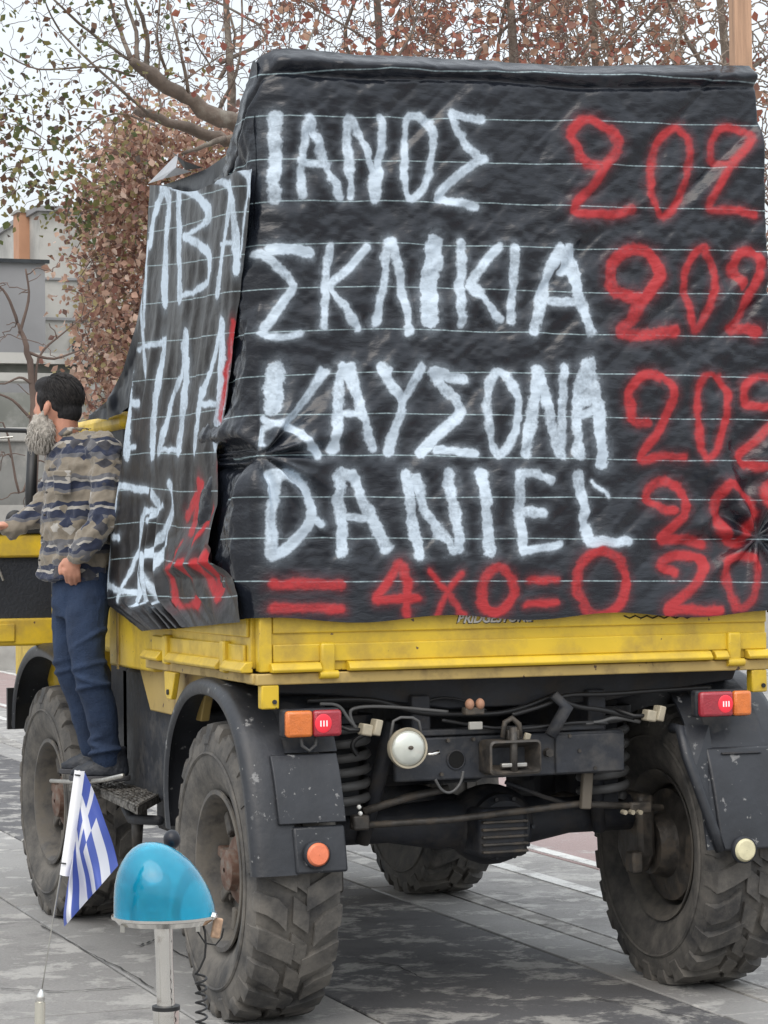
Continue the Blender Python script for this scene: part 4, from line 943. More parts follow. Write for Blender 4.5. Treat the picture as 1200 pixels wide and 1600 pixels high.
# ------------------------------------------------------------------ person
def jacketmat():
    m = bpy.data.materials.new('patterned_jacket'); m.use_nodes = True; nt = m.node_tree; N = nt.nodes.new; L = nt.links.new
    b = nt.nodes['Principled BSDF']; tc = N('ShaderNodeTexCoord'); sp = N('ShaderNodeSeparateXYZ')
    nz = N('ShaderNodeTexNoise'); nz.inputs['Scale'].default_value = 9; nz.inputs['Detail'].default_value = 2; L(tc.outputs['Object'], nz.inputs[0])
    vm = N('ShaderNodeVectorMath'); vm.operation = 'SCALE'; L(nz.outputs[1], vm.inputs[0]); vm.inputs['Scale'].default_value = .075
    va = N('ShaderNodeVectorMath'); va.operation = 'ADD'; L(tc.outputs['Object'], va.inputs[0]); L(vm.outputs[0], va.inputs[1]); L(va.outputs[0], sp.inputs[0])
    mo = N('ShaderNodeMath'); mo.operation = 'MULTIPLY'; mo.inputs[1].default_value = 1/.29; L(sp.outputs[2], mo.inputs[0])
    fr = N('ShaderNodeMath'); fr.operation = 'FRACT'; L(mo.outputs[0], fr.inputs[0])
    cr = N('ShaderNodeValToRGB'); cr.color_ramp.interpolation = 'CONSTANT'; e = cr.color_ramp.elements
    BG, NV, GY, LG = (.215, .185, .145, 1), (.020, .027, .056, 1), (.11, .11, .12, 1), (.36, .34, .31, 1)
    cols = [(0, BG), (.22, GY), (.27, NV), (.40, LG), (.45, NV), (.52, BG), (.70, GY), (.75, NV), (.83, LG), (.87, GY), (.94, BG)]
    while len(e) < len(cols): e.new(.5)
    for i, (p_, c_) in enumerate(cols): e[i].position = p_; e[i].color = c_
    L(fr.outputs[0], cr.inputs[0])
    # geometric motifs
    mp = N('ShaderNodeMapping'); mp.inputs['Scale'].default_value = (13, 13, 17); L(tc.outputs['Object'], mp.inputs[0])
    vo = N('ShaderNodeTexVoronoi'); vo.distance = 'MANHATTAN'; vo.inputs['Scale'].default_value = 1.0; vo.inputs['Randomness'].default_value = .75; L(mp.outputs[0], vo.inputs[0])
    gt = N('ShaderNodeMapRange'); L(vo.outputs['Distance'], gt.inputs[0]); gt.inputs[1].default_value = .58; gt.inputs[2].default_value = .61; gt.inputs[3].default_value = 1; gt.inputs[4].default_value = 0
    cr2 = N('ShaderNodeValToRGB'); cr2.color_ramp.interpolation = 'CONSTANT'; e2 = cr2.color_ramp.elements; c2s = [BG, NV, LG, (.05, .05, .06, 1), GY]
    while len(e2) < 5: e2.new(.5)
    for i, c_ in enumerate(c2s): e2[i].position = i/5; e2[i].color = c_
    s2 = N('ShaderNodeSeparateColor'); L(vo.outputs['Color'], s2.inputs[0]); L(s2.outputs[0], cr2.inputs[0])
    m1 = N('ShaderNodeMath'); m1.operation = 'MULTIPLY'; L(gt.outputs[0], m1.inputs[0])
    g3 = N('ShaderNodeMath'); g3.operation = 'GREATER_THAN'; L(s2.outputs[1], g3.inputs[0]); g3.inputs[1].default_value = .35; L(g3.outputs[0], m1.inputs[1])
    mx = N('ShaderNodeMix'); mx.data_type = 'RGBA'; L(m1.outputs[0], mx.inputs[0]); L(cr.outputs[0], mx.inputs[6]); L(cr2.outputs[0], mx.inputs[7]); L(mx.outputs[2], b.inputs['Base Color'])
    b.inputs['Roughness'].default_value = .95; b.inputs['Sheen Weight'].default_value = .3
    n3 = N('ShaderNodeTexNoise'); n3.inputs['Scale'].default_value = 120; L(tc.outputs['Object'], n3.inputs[0]); bp = N('ShaderNodeBump'); bp.inputs['Strength'].default_value = .5; bp.inputs['Distance'].default_value = .004
    L(n3.outputs[0], bp.inputs['Height']); L(bp.outputs[0], b.inputs['Normal'])
    return m
JAC = jacketmat()
T_P = 11.30; foot = dep(T_P, 130, 1219); SCP = FPX/T_P
PE = empty('person', foot, None, rz=-YAW); PE.rotation_euler = (0, .012, -YAW)
tag(PE, 'bearded man in patterned jacket and jeans standing on the truck step', 'person')
def q(px, py, d=0): return Vector(((px-130)/SCP, d, (1219-py)/SCP))
def limb(mb, pts, rads, n=14, fl=1.0):
    """tapered round limb, rads in metres, pts Vectors; subdivided smoothly"""
    P = []; Rr = []
    k = len(pts)
    for i in range(k-1):
        for j in range(5):
            t = j/5; p0, p1, p2, p3 = pts[max(i-1, 0)], pts[i], pts[i+1], pts[min(i+2, k-1)]
            P.append(.5*((2*p1)+(p2-p0)*t+(2*p0-5*p1+4*p2-p3)*t*t+(3*p1-p0-3*p2+p3)*t**3)); Rr.append(rads[i]*(1-t)+rads[i+1]*t)
    P.append(pts[-1]); Rr.append(rads[-1]); mb.tube(P, Rr, n)
    mb.ell(pts[0], (rads[0],)*3, 12, 8); mb.ell(pts[-1], (rads[-1],)*3, 12, 8); return mb
def ering(c, rx, ry, ang, n=20):
    ca, sa = math.cos(ang), math.sin(ang); r = []
    for j in range(n):
        a = 2*PI*j/n; x, y = rx*math.cos(a), ry*math.sin(a); r.append((c[0]+x*ca-y*sa, c[1]+x*sa+y*ca, c[2]))
    return r
def remesh(o, vox, sm=4, disp=0, dsc=.08):
    r = o.modifiers.new('r', 'REMESH'); r.mode = 'VOXEL'; r.voxel_size = vox; r.use_smooth_shade = True
    s = o.modifiers.new('s', 'SMOOTH'); s.iterations = sm; s.factor = .5
    if disp:
        tx = bpy.data.textures.new('wrinkle', 'CLOUDS'); tx.noise_scale = dsc; tx.noise_depth = 2
        d = o.modifiers.new('d', 'DISPLACE'); d.texture = tx; d.strength = disp; d.mid_level = .5; d.texture_coords = 'LOCAL'
    return o
HC = q(89, 630, 0)       # head centre
body = MB()
body.ell(HC+Vector((.0, 0, .012)), (.105, .078, .12), 20, 14)               # cranium
body.ell(HC+Vector((-.045, .0, -.045)), (.062, .062, .085), 16, 12)          # face
body.ell(HC+Vector((-.045, .0, -.105)), (.05, .045, .035), 12, 8)            # jaw
limb(body, [HC+Vector((-.098, .035, -.005)), HC+Vector((-.108, .045, -.035))], [.009, .012], 8)   # nose
for s_ in (-1, 1): body.ell(HC+Vector((-.085, .02+s_*.032, .008)), (.018, .016, .012))           # brow
body.ell(HC+Vector((-.1, .02, -.07)), (.018, .025, .010))                      # lips
for s_ in (-1, 1):                                                            # ears
    body.ell(HC+Vector((-.040 if s_ < 0 else -.0, s_*.082, -.026)), (.016, .011, .029), 12, 8, (0, .2, 0)); body.ell(HC+Vector((-.046, s_*.080, -.050)), (.009, .008, .012))
limb(body, [HC+Vector((.03, 0, -.07)), q(103, 690, .01), q(108, 715, .02)], [.062, .060, .075])
torso = [(q(123, 925), .10, .085), (q(122, 850), .115, .09), (q(124, 790), .125, .095), (q(126, 740), .14, .10), (q(127, 712), .13, .085), (q(118, 695), .08, .07)]
ANG = -.55
body.ring([ering(c, a, b_, ANG) for c, a, b_ in torso])
shL, elL, wrL = q(168, 700, -.13), q(166, 800, -.20), q(128, 858, -.22)        # his left arm, near camera
shR, elR, wrR = q(95, 710, .12), q(62, 795, .10), q(14, 822, .02)
limb(body, [shL+Vector((-.03, .04, -.03)), elL, wrL], [.04, .035, .028]); limb(body, [shR+Vector((0, 0, -.05)), elR, wrR], [.04, .034, .028])
# left hand, entering the pocket
hl = q(120, 882, -.175); body.ell(hl, (.040, .022, .045), 12, 8)
for k, (dx, ln) in enumerate(((-.030, .055), (-.010, .065), (.010, .062), (.028, .05))):
    limb(body, [hl+Vector((dx, -.004, -.025)), hl+Vector((dx*1.05, .006, -.025-ln*.45)), hl+Vector((dx, .045, -.025-ln))], [.0105, .0095, .008], 8)
limb(body, [hl+Vector((-.035, .01, .02)), hl+Vector((-.055, .005, -.01)), hl+Vector((-.055, .0, -.04))], [.012, .011, .009], 8)
# right hand on the door top
hr = q(2, 822, .01); body.ell(hr, (.045, .038, .022), 12, 8)
for k, dy in enumerate((-.032, -.011, .011, .032)):
    ln = (.062, .072, .068, .052)[k]
    limb(body, [hr+Vector((-.03, dy, .006)), hr+Vector((-.03-ln*.6, dy*1.1, .004)), hr+Vector((-.03-ln, dy*1.1, -.022))], [.0105, .0095, .008], 8)
limb(body, [hr+Vector((.005, -.03, .0)), hr+Vector((-.02, -.058, -.004)), hr+Vector((-.045, -.062, -.015))], [.012, .011, .009], 8)
hipN, knN, anN = q(137, 925, -.07), q(140, 1040, -.10), q(163, 1180, -.03)
hipF, knF, anF = q(108, 925, .09), q(104, 1035, .06), q(135, 1170, .12)
limb(body, [hipN, knN, q(156, 1100, -.06), anN], [.05, .035, .03, .025]); limb(body, [hipF, q(107, 985, .08), knF, q(124, 1100, .10), anF], [.045, .04, .03, .03, .025])
bo = remesh(body.build('body', SKIN, PE), .0055, 3)
# hair cap
h = MB(); h.ell(HC+Vector((.014, 0, .032)), (.106, .085, .106), 24, 16); h.ell(HC+Vector((.036, 0, -.034)), (.078, .075, .072)); h.ell(HC+Vector((-.060, -.040, .022)), (.034, .036, .046)); h.ell(HC+Vector((-.048, 0, .078)), (.060, .066, .048), 14, 10); h.ell(HC+Vector((-.005, 0, .03)), (.085, .086, .05)); h.ell(HC+Vector((-.066, -.052, -.012)), (.012, .018, .035)); h.ell(HC+Vector((.0, -.070, -.0)), (.03, .012, .04))
ho = remesh(h.build('hair', HAIR, PE), .006, 9, .003, .015)
br = MB(); rb = random.Random(4)
for i in range(26):
    t = rb.random(); c = HC+Vector((-.062-.012*t, -.01+rb.uniform(-.025, .025), -.062-.135*t)); r = .020+.008*rb.random()+.030*math.sin(.35+t*2.5)
    br.ell(c+Vector((rb.uniform(-.016, .016), 0, rb.uniform(-.01, .01))), (r, r*.9, r*1.15), 10, 7)
br.ell(HC+Vector((-.058, -.050, -.062)), (.020, .018, .045), rot=(0, .3, 0))
bo_ = remesh(br.build('beard', BEARD, PE), .007, 3, .016, .018)
st_ = MB()
for i in range(420):
    t = rb.random()**.8; a = rb.uniform(0, 2*PI); r = .022+.034*math.sin(.35+t*2.5); c = HC+Vector((-.062-.012*t+math.cos(a)*r, -.01+math.sin(a)*r, -.055-.125*t))
    ln = rb.uniform(.03, .06); dx = math.cos(a)*.010+rb.uniform(-.012, .012); dy = math.sin(a)*.010+rb.uniform(-.012, .012)
    st_.tube([c, c+Vector((dx, dy, -ln*.5)), c+Vector((dx*1.2+rb.uniform(-.008, .008), dy, -ln))], [.0022, .0020, .0006], 4, cap=False)
tag(st_.build('beard_strands', mat('beard_strands', (.42, .39, .35), .7, var=.35, vs=90), bo_, recalc=False), kind='stuff')
st_ = MB()
for i in range(1100):
    th = rb.uniform(0, 2*PI); ph = rb.uniform(0, 1.75); d = Vector((math.sin(ph)*math.cos(th), math.sin(ph)*math.sin(th), math.cos(ph)))
    c = HC+Vector((.014, 0, .032))+Vector((d.x*.108, d.y*.087, d.z*.108))
    if c.x < HC.x-.055 and c.z < HC.z+.045: continue
    tn = (Vector((.5, 0, -.9))-d*Vector((.5, 0, -.9)).dot(d)).normalized()
    st_.tube([c, c+tn*.016+d*.002, c+tn*.032-d*.001], [.0016, .0014, .0005], 4, cap=False)
tag(st_.build('hair_strands', mat('hair_strands', (.022, .019, .018), .8, var=.5, vs=90), ho, recalc=False), kind='stuff')
# jacket
j = MB()
tj_ = [(q(112, 906, .0), .175, .135), (q(115, 880), .175, .135), (q(119, 840), .172, .135), (q(121, 790), .175, .14), (q(125, 745), .19, .145), (q(130, 710), .19, .135), (q(130, 690, .01), .145, .115), (q(122, 676, .02), .09, .09)]
j.ring([ering(c, a, b_, ANG) for c, a, b_ in tj_])
limb(j, [q(163, 703, -.10), q(172, 745, -.15), q(170, 805, -.20), q(150, 840, -.22), q(130, 866, -.22)], [.082, .078, .070, .062, .050], 16)
limb(j, [q(100, 715, .08), q(80, 760, .10), q(58, 800, .09), q(22, 822, .03), q(12, 824, .02)], [.08, .07, .060, .050, .044], 16)
jo = remesh(j.build('jacket', JAC, PE), .009, 3, .05, .06)
col = MB(); col.ring([ering(q(110, 690, .0), .098, .088, ANG), ering(q(112, 680, .01), .098, .088, ANG), ering(q(114, 668, .015), .088, .080, ANG), ering(q(114, 668, .015), .074, .066, ANG), ering(q(111, 685, .0), .070, .065, ANG)], cap=False)
remesh(col.build('collar', JAC, PE), .008, 3, .01, .04)
for px, py in ((80, 735), (77, 770), (74, 805), (70, 840), (66, 875)):
    MB().ell(q(px, py, -.115 if py > 760 else -.10), (.006, .004, .006)).build('button', GREASE, PE, smooth=True)
pk = MB().cbox(q(104, 757, -.165), (.085, .012, .10), (.05, 0, -.30)).build('chest_pocket', JAC, PE, bevel=.006)
pc = MB().cbox(q(104, 742, -.170), (.09, .012, .03), (.05, 0, -.30)).build('pocket_flap', JAC, PE, bevel=.006)
# jeans
jn = MB()
jn.ring([ering(q(132, 890), .135, .115, ANG), ering(q(128, 915), .15, .125, ANG), ering(q(126, 945), .15, .12, ANG), ering(q(124, 965), .12, .11, ANG)])
limb(jn, [q(140, 935, -.06), q(138, 985, -.09), q(143, 1045, -.10), q(158, 1100, -.07), q(165, 1150, -.04), q(167, 1182, -.02)], [.105, .092, .074, .076, .066, .070], 18)
limb(jn, [q(110, 935, .08), q(106, 985, .08), q(106, 1040, .07), q(124, 1100, .10), q(140, 1170, .13)], [.095, .085, .070, .068, .062], 16)
def fold(c, rx, ry, tx_, ty_, r=.009, a0=0, a1=2*PI):
    jn.tube([c+Vector((rx*math.cos(a), ry*math.sin(a), tx_*math.cos(a)+ty_*math.sin(a))) for a in np.linspace(a0, a1, 16)], r, 6)
for px, py, rx, tx_ in ((143, 1040, .076, .02), (147, 1058, .078, -.025), (150, 1072, .074, .012), (163, 1150, .066, .02), (165, 1163, .069, -.015), (166, 1174, .072, .012), (141, 1000, .082, .05)):
    fold(q(px, py, -.10 if py < 1100 else -.04), rx, rx, tx_, -.01*(1 if tx_ > 0 else -1), .010, PI*.9, PI*2.1)
for px, py in ((104, 1030), (107, 1046)): fold(q(px, py, .07), .070, .07, .02, 0, .009, PI*.8, PI*2)
remesh(jn.build('jeans', NAVY, PE), .0075, 3, .014, .07)
def shoe(cx, cz, d):
    base = q(cx, cz, d); s = MB()
    s.ring([ering(base+Vector((dx, 0, .022+dz)), rx, ry, .0) for dx, dz, rx, ry in ((-.04, 0, .135, .050), (-.038, .025, .135, .052), (-.02, .05, .115, .047), (.005, .075, .085, .044), (.02, .10, .060, .046), (.028, .135, .055, .048))])
    so = remesh(s.build('shoe', SHOE, PE), .007, 3, .008, .03)
    MB().ring([ering(base+Vector((-.04, 0, z)), .142, .054, 0) for z in (0.0, .024)]).build('sole', SOLE, so, bevel=.004)
    lc = MB()
    for k in range(4): lc.tube([base+Vector((-.085+k*.022, -.042, .065+k*.014)), base+Vector((-.075+k*.022, -.0, .085+k*.014)), base+Vector((-.085+k*.022, .042, .065+k*.014))], .0035, 5)
    lc.build('shoe_laces', GRYC, so)
shoe(170, 1219, -.02); shoe(148, 1213, .14)

# ------------------------------------------------------------------ blue beacon (foreground)
BT = 3.40; bs_ = FPX/BT
B0 = dep(BT, 258, 1436); BE = empty('beacon_lamp', (B0.x, B0.y, 0), None, rz=-YAW)
tag(BE, 'blue domed emergency beacon on a chrome pole in the foreground', 'beacon')
def bq(px, py, d=0): return Vector(((px-258)/bs_, d, B0.z+(1436-py)/bs_))
def bluemat():
    m = bpy.data.materials.new('blue_beacon_plastic'); m.use_nodes = True; nt = m.node_tree; b = nt.nodes['Principled BSDF']
    b.inputs['Base Color'].default_value = (.0, .27, .50, 1); b.inputs['Roughness'].default_value = .12; b.inputs['Transmission Weight'].default_value = .6; b.inputs['IOR'].default_value = 1.3; b.inputs['Coat Weight'].default_value = .6; b.inputs['Coat Roughness'].default_value = .03
    n = nt.nodes.new('ShaderNodeTexNoise'); n.inputs['Scale'].default_value = 25; n.inputs['Detail'].default_value = 5; tc = nt.nodes.new('ShaderNodeTexCoord'); nt.links.new(tc.outputs['Object'], n.inputs[0])
    cr = nt.nodes.new('ShaderNodeMix'); cr.data_type = 'RGBA'; cr.inputs[6].default_value = (.0, .30, .52, 1); cr.inputs[7].default_value = (.02, .52, .74, 1); nt.links.new(n.outputs[0], cr.inputs[0]); nt.links.new(cr.outputs[2], b.inputs['Base Color'])
    bp = nt.nodes.new('ShaderNodeBump'); bp.inputs['Strength'].default_value = .08; nt.links.new(n.outputs[0], bp.inputs['Height']); nt.links.new(bp.outputs[0], b.inputs['Normal'])
    return m
rings = []; 
for py, xl_, xr_ in ((1430, 178, 337), (1415, 178, 335), (1398, 178.5, 330), (1380, 180, 322), (1362, 184, 311), (1346, 191, 298), (1334, 199, 284), (1325, 208, 270), (1319, 218, 257), (1316, 228, 246)):
    c = bq((xl_+xr_)/2, py); rx = (xr_-xl_)/2/bs_; ry = min(rx, .062)
    rings.append([(c.x+rx*math.cos(2*PI*k/48), ry*math.sin(2*PI*k/48), c.z) for k in range(48)])
dm = MB(); dm.ring(rings, cap=True); dm.build('dome', bluemat(), BE, smooth=True, angle=70)
# inner reflector and bulb
MB().box(bq(225, 1425, -.02), bq(262, 1372, .02)).build('reflector', mat('dull_reflector', (.25, .3, .34), .3, metal=.6), BE, bevel=.01)
def oval(rx, ry, py0, py1, n=48, r2=None): 
    c0 = bq(257.5, py0); c1 = bq(257.5, py1)
    return [[(c0.x+rx*math.cos(2*PI*k/n), ry*math.sin(2*PI*k/n), c0.z) for k in range(n)], [(c1.x+(r2 or rx)*math.cos(2*PI*k/n), (r2 and ry*r2/rx or ry)*math.sin(2*PI*k/n), c1.z) for k in range(n)]]
ba = MB(); ba.ring(oval(.0735, .066, 1428.5, 1433)); ba.build('chrome_ring', CHR, BE, smooth=True, angle=40)
ba = MB(); ba.ring(oval(.0705, .063, 1434, 1442, r2=.064)); ba.build('base_plate', CHR, BE, smooth=True, angle=40)
for px in (195, 312): MB().cbox(bq(px, 1445, -.03), (.006, .006, .010)).build('base_screw', ALU, BE)
MB().tube([bq(332, 1428, -.02), bq(338, 1430, -.02)], .005, 8).build('ring_clamp', CHR, BE)
MB().tube([bq(255, 1442), bq(256, 1500), bq(258, 1580)], [.013, .012, .0125], 20).build('pole', CHR, BE, smooth=True, angle=40)
MB().tube([bq(258, 1572), bq(258, 1640)], .0185, 20).build('collar', CHR, BE, smooth=True, angle=40)
MB().tube([bq(258, 1571), bq(258, 1577)], .0195, 20).build('collar_band', CABL, BE, smooth=True, angle=40)
MB().tube([(0.0, 0, B0.z-.18), (0.0, 0, .03)], .016, 16).build('lower_pole', CHR, BE, smooth=True, angle=40)
fbm_ = MB(); fbm_.lathe([(.14, .004), (.14, .02), (.03, .035), (.02, .06)], 32, 'Z', cap=True); fbm_.build('foot', CABL, BE, smooth=True, angle=40)
MB().ell(bq(261, 1324, .09), (.0125, .0125, .014)).build('rear_knob', mat('navy_knob', (.003, .004, .010), .4), BE, smooth=True)
MB().tube([bq(263, 1314, .09), bq(262, 1436, .06)], .004, 8).build('knob_stem', CABL, BE)
P = [bq(317, 1441, -.01), bq(321, 1455, -.01), bq(322, 1475, -.01), bq(320, 1495, -.01), bq(313, 1510, -.01), bq(308, 1518, -.01)]
for i in range(14*13):
    a = 2*PI*i/13; y_ = 1520+i*1.15; P.append(bq(314+8.5*math.cos(a+PI), y_, -.01+.008*math.sin(a)))
MB().tube(P, .0017, 6).build('coiled_cable', CABL, BE, smooth=True)
MB().tube([bq(310, 1440, .02), bq(305, 1460, .03), bq(318, 1480, .03), bq(335, 1481, .02), bq(346, 1466, .0), bq(350, 1450, -.01)], .0013, 6).build('cable_loop', CABL, BE, smooth=True)
MB().cbox(bq(339, 1450, -.005), (.013, .008, .028), (0, .2, .2)).build('cable_tag', mat('tan_tape', (.40, .26, .17), .7, var=.4, vs=120), BE, bevel=.002)

# ------------------------------------------------------------------ flag on antenna
FT = 3.30; fs_ = FPX/FT
F0 = dep(FT, 62, 1600); FE = empty('flag_antenna', (F0.x, F0.y, 0), None, rz=-YAW)
tag(FE, 'small blue and white striped flag with a cross on a thin antenna', 'flag')
def fq(px, py, d=0): return Vector(((px-62)/fs_, d, F0.z+(1600-py)/fs_))
MB().tube([fq(61, 1700), fq(62, 1600), fq(63, 1566)], .0072, 16).build('antenna_base', mat('brushed_silver', (.62, .60, .52), .25, metal=.7, var=.15, vs=8), FE, smooth=True, angle=40)
MB().tube([fq(63, 1566), fq(64, 1556), fq(66, 1546)], [.0068, .0052, .002], 16).build('antenna_tip', CHR, FE, smooth=True)
MB().tube([(0, 0, F0.z-.08), (0, 0, .0)], .010, 12).build('antenna_stem', CABL, FE, smooth=True)
MB().tube([fq(66, 1547), fq(74, 1500), fq(84, 1440), fq(97, 1368), fq(128, 1205)], [.0009, .0009, .001, .0014, .0014], 6).build('antenna_wire', ALU, FE, smooth=True)
WCL = mat('white_flag_cloth', (.78, .78, .80), .7, var=.06)
nv, nu = 40, 12; P = np.zeros((nv, nu, 3)); top_a, top_b, bo_a, bo_b = fq(121, 1204), fq(137, 1206), fq(96, 1367), fq(113, 1370)
for i in range(nv):
    for k in range(nu):
        a = top_a.lerp(bo_a, i/(nv-1)); b = top_b.lerp(bo_b, i/(nv-1)); p = a.lerp(b, k/(nu-1)); p.y = -.006*math.sin(PI*k/(nu-1))-.003; P[i, k] = p
grid_obj('flag_sleeve', P, WCL, FE)
for py, px in ((1211, 125), (1348, 101)): MB().tube([fq(px-3, py, -.008), fq(px+6, py+1, -.011)], .0011, 5).build('sleeve_tie', CABL, FE)
FWd, FHt = 540, 360; fb_ = np.ones((FHt, FWd, 4), np.float32); blue = np.array([.085, .13, .44]); white = np.array([.74, .74, .78])
fb_[..., :3] = white
for s_ in range(9):
    if s_ % 2 == 0: fb_[FHt-(s_+1)*40:FHt-s_*40, :, :3] = blue
fb_[160:, :200, :3] = blue; fb_[160+80:160+120, :200, :3] = white; fb_[160:, 80:120, :3] = white
fim = bpy.data.images.new('flag_print', FWd, FHt, alpha=False); fim.colorspace_settings.name = 'Non-Color'; fim.pixels.foreach_set(fb_.reshape(-1)); fim.update(); fim.pack()
fm = bpy.data.materials.new('flag_cloth'); fm.use_nodes = True; nt = fm.node_tree; t = nt.nodes.new('ShaderNodeTexImage'); t.image = fim; bb = nt.nodes['Principled BSDF']; nt.links.new(t.outputs[0], bb.inputs['Base Color']); bb.inputs['Roughness'].default_value = .6
tl_ = nt.nodes.new('ShaderNodeBsdfTranslucent'); nt.links.new(t.outputs[0], tl_.inputs[0]); ms = nt.nodes.new('ShaderNodeMixShader'); ms.inputs[0].default_value = .3; nt.links.new(bb.outputs[0], ms.inputs[1]); nt.links.new(tl_.outputs[0], ms.inputs[2]); nt.links.new(ms.outputs[0], nt.nodes['Material Output'].inputs[0])
nu, nv = 70, 50; P = np.zeros((nv, nu, 3)); UVf = np.zeros((nv, nu, 2))
for i in range(nv):
    v_ = i/(nv-1)              # 0 top of hoist .. 1 bottom of hoist
    for k in range(nu):
        u_ = k/(nu-1)
        H = np.array((136.+(113-136)*v_, 1206+(1369-1206)*v_))
        Ft = np.array((184., 1358.)); Fb = np.array((99., 1452.)); Fp = Ft+(Fb-Ft)*v_
        c = H+(Fp-H)*u_
        c[0] += (6*math.sin(PI*u_))*(1-v_)*.9-7*math.sin(PI*u_)*v_*.4; c[1] += 8*math.sin(PI*u_)*math.sin(PI*v_)
        d = .026*math.sin(v_*12+u_*1.5)*(u_**.6)+.005*math.sin(u_*9+v_*4)
        p = fq(c[0], c[1], d-.004); P[i, k] = p; UVf[i, k] = (u_, 1-v_)
grid_obj('flag_cloth', P, fm, FE, UVf)

# ------------------------------------------------------------------ trees
def curve_pts(a, b, rs_, n=4, wig=.12, sag=0.):
    L_ = (b-a).length; P = [a.copy()]
    for i in range(1, n):
        t = i/n; P.append(a.lerp(b, t)+Vector([rs_.uniform(-1, 1)*wig*L_*.5 for _ in range(3)])+Vector((0, 0, sag*math.sin(PI*t)*L_)))
    P.append(b.copy()); return P
class Tree:
    def __init__(s, seed): s.r = random.Random(seed); s.nodes = []; s.rad = []; s.big = MB(); s.small = MB()
    def limb(s, P, rads, sides=8):
        P = [Vector(p) for p in P]; Q = []; R = []
        for i in range(len(P)-1):
            n = 4
            for k in range(n):
                t = k/n; p0, p1, p2, p3 = P[max(i-1, 0)], P[i], P[i+1], P[min(i+2, len(P)-1)]
                c = .5*((2*p1)+(p2-p0)*t+(2*p0-5*p1+4*p2-p3)*t*t+(3*p1-p0-3*p2+p3)*t**3)
                rr0 = rads[i]*(1-t)+rads[i+1]*t; Q.append(c+Vector([s.r.uniform(-1, 1)*rr0*.35 for _ in range(3)])); R.append(rr0*s.r.uniform(.9, 1.12))
        Q.append(P[-1]); R.append(rads[-1]); s.big.tube(Q, R, sides)
        s.nodes += [tuple(x) for x in Q]; s.rad += R
    def fill(s, targets, rmin=.004, kr=.45, wig=.14, n=4, sides=4, sag=.05):
        nodes = np.array(s.nodes); rads = list(s.rad); base = nodes[0]
        buf = np.zeros((len(nodes)+len(targets)*n, 3)); buf[:len(nodes)] = nodes; m = len(nodes)
        T = np.array([tuple(t) for t in targets]); 
        dmin = np.min(np.linalg.norm(T[:, None, :]-nodes[None, ::3, :], axis=2), axis=1) if len(T)*len(nodes) < 3e7 else np.linalg.norm(T-base, axis=1)
        for i in np.argsort(dmin):
            t = Vector(T[i]); dd = ((buf[:m]-T[i])**2).sum(1); k = int(dd.argmin()); a = Vector(buf[k]); L_ = (t-a).length
            if L_ < .02: continue
            P = curve_pts(a, t, s.r, n, wig, sag); r0 = min(rads[k]*kr+rmin*.5, rmin+L_*.010); r0 = max(r0, rmin)
            R = [r0*(1-j/n)+rmin*.7*(j/n) for j in range(n+1)]; (s.small).tube(P, R, sides, cap=False)
            for j in range(1, n+1): buf[m] = P[j]; m += 1; rads.append(R[j])
        s.tips = T
    def leaves(s, pts, per, size, spread, m, name='leaves', parent=None, hang=.3):
        vs = []; fs = []
        R = np.random.default_rng(s.r.randint(0, 9999)); n = len(pts)*per; C = np.repeat(np.array([tuple(p) for p in pts]), per, 0)+R.normal(0, spread, (n, 3))
        u = R.normal(0, 1, (n, 3)); u[:, 2] -= hang; u /= np.linalg.norm(u, axis=1)[:, None]; w = np.cross(u, R.normal(0, 1, (n, 3))); w /= np.linalg.norm(w, axis=1)[:, None]; nn = np.cross(u, w)
        sz = (size*R.uniform(.55, 1.3, n))[:, None]
        base = C; tip = C+u*sz*2; l = C+u*sz*.9+w*sz*.75+nn*sz*.25; r = C+u*sz*.9-w*sz*.75+nn*sz*.25; mid = C+u*sz*1.0
        l2 = C+u*sz*1.5+w*sz*.45+nn*sz*.2; r2 = C+u*sz*1.5-w*sz*.45+nn*sz*.3
        V = np.stack([base, l, l2, tip, r2, r], 1).reshape(-1, 3); idx = np.arange(n)*6
        F = np.stack([np.stack([idx, idx+1, idx+2, idx+3], 1), np.stack([idx, idx+3, idx+4, idx+5], 1)], 1).reshape(-1, 4)
        me = bpy.data.meshes.new(name); me.vertices.add(len(V)); me.vertices.foreach_set('co', V.reshape(-1).astype(np.float32)); me.loops.add(F.size); me.loops.foreach_set('vertex_index', F.reshape(-1).astype(np.int32))
        me.polygons.add(len(F)); me.polygons.foreach_set('loop_start', np.arange(0, F.size, 4, dtype=np.int32)); me.update(calc_edges=True); me.materials.append(m)
        o = bpy.data.objects.new(name, me); COL.objects.link(o); o.parent = parent; tag(o, kind='stuff'); return o
    def root(s, name, label, tm=BARK, sm=TWIG):
        e = empty(name, (0, 0, 0)); tag(e, label, 'tree')
        s.big.build('trunk', tm, e, smooth=True, recalc=False)
        if s.small.v: tag(s.small.build('twigs', sm, e, recalc=False), kind='stuff')
        return e
R3 = random.Random(21)
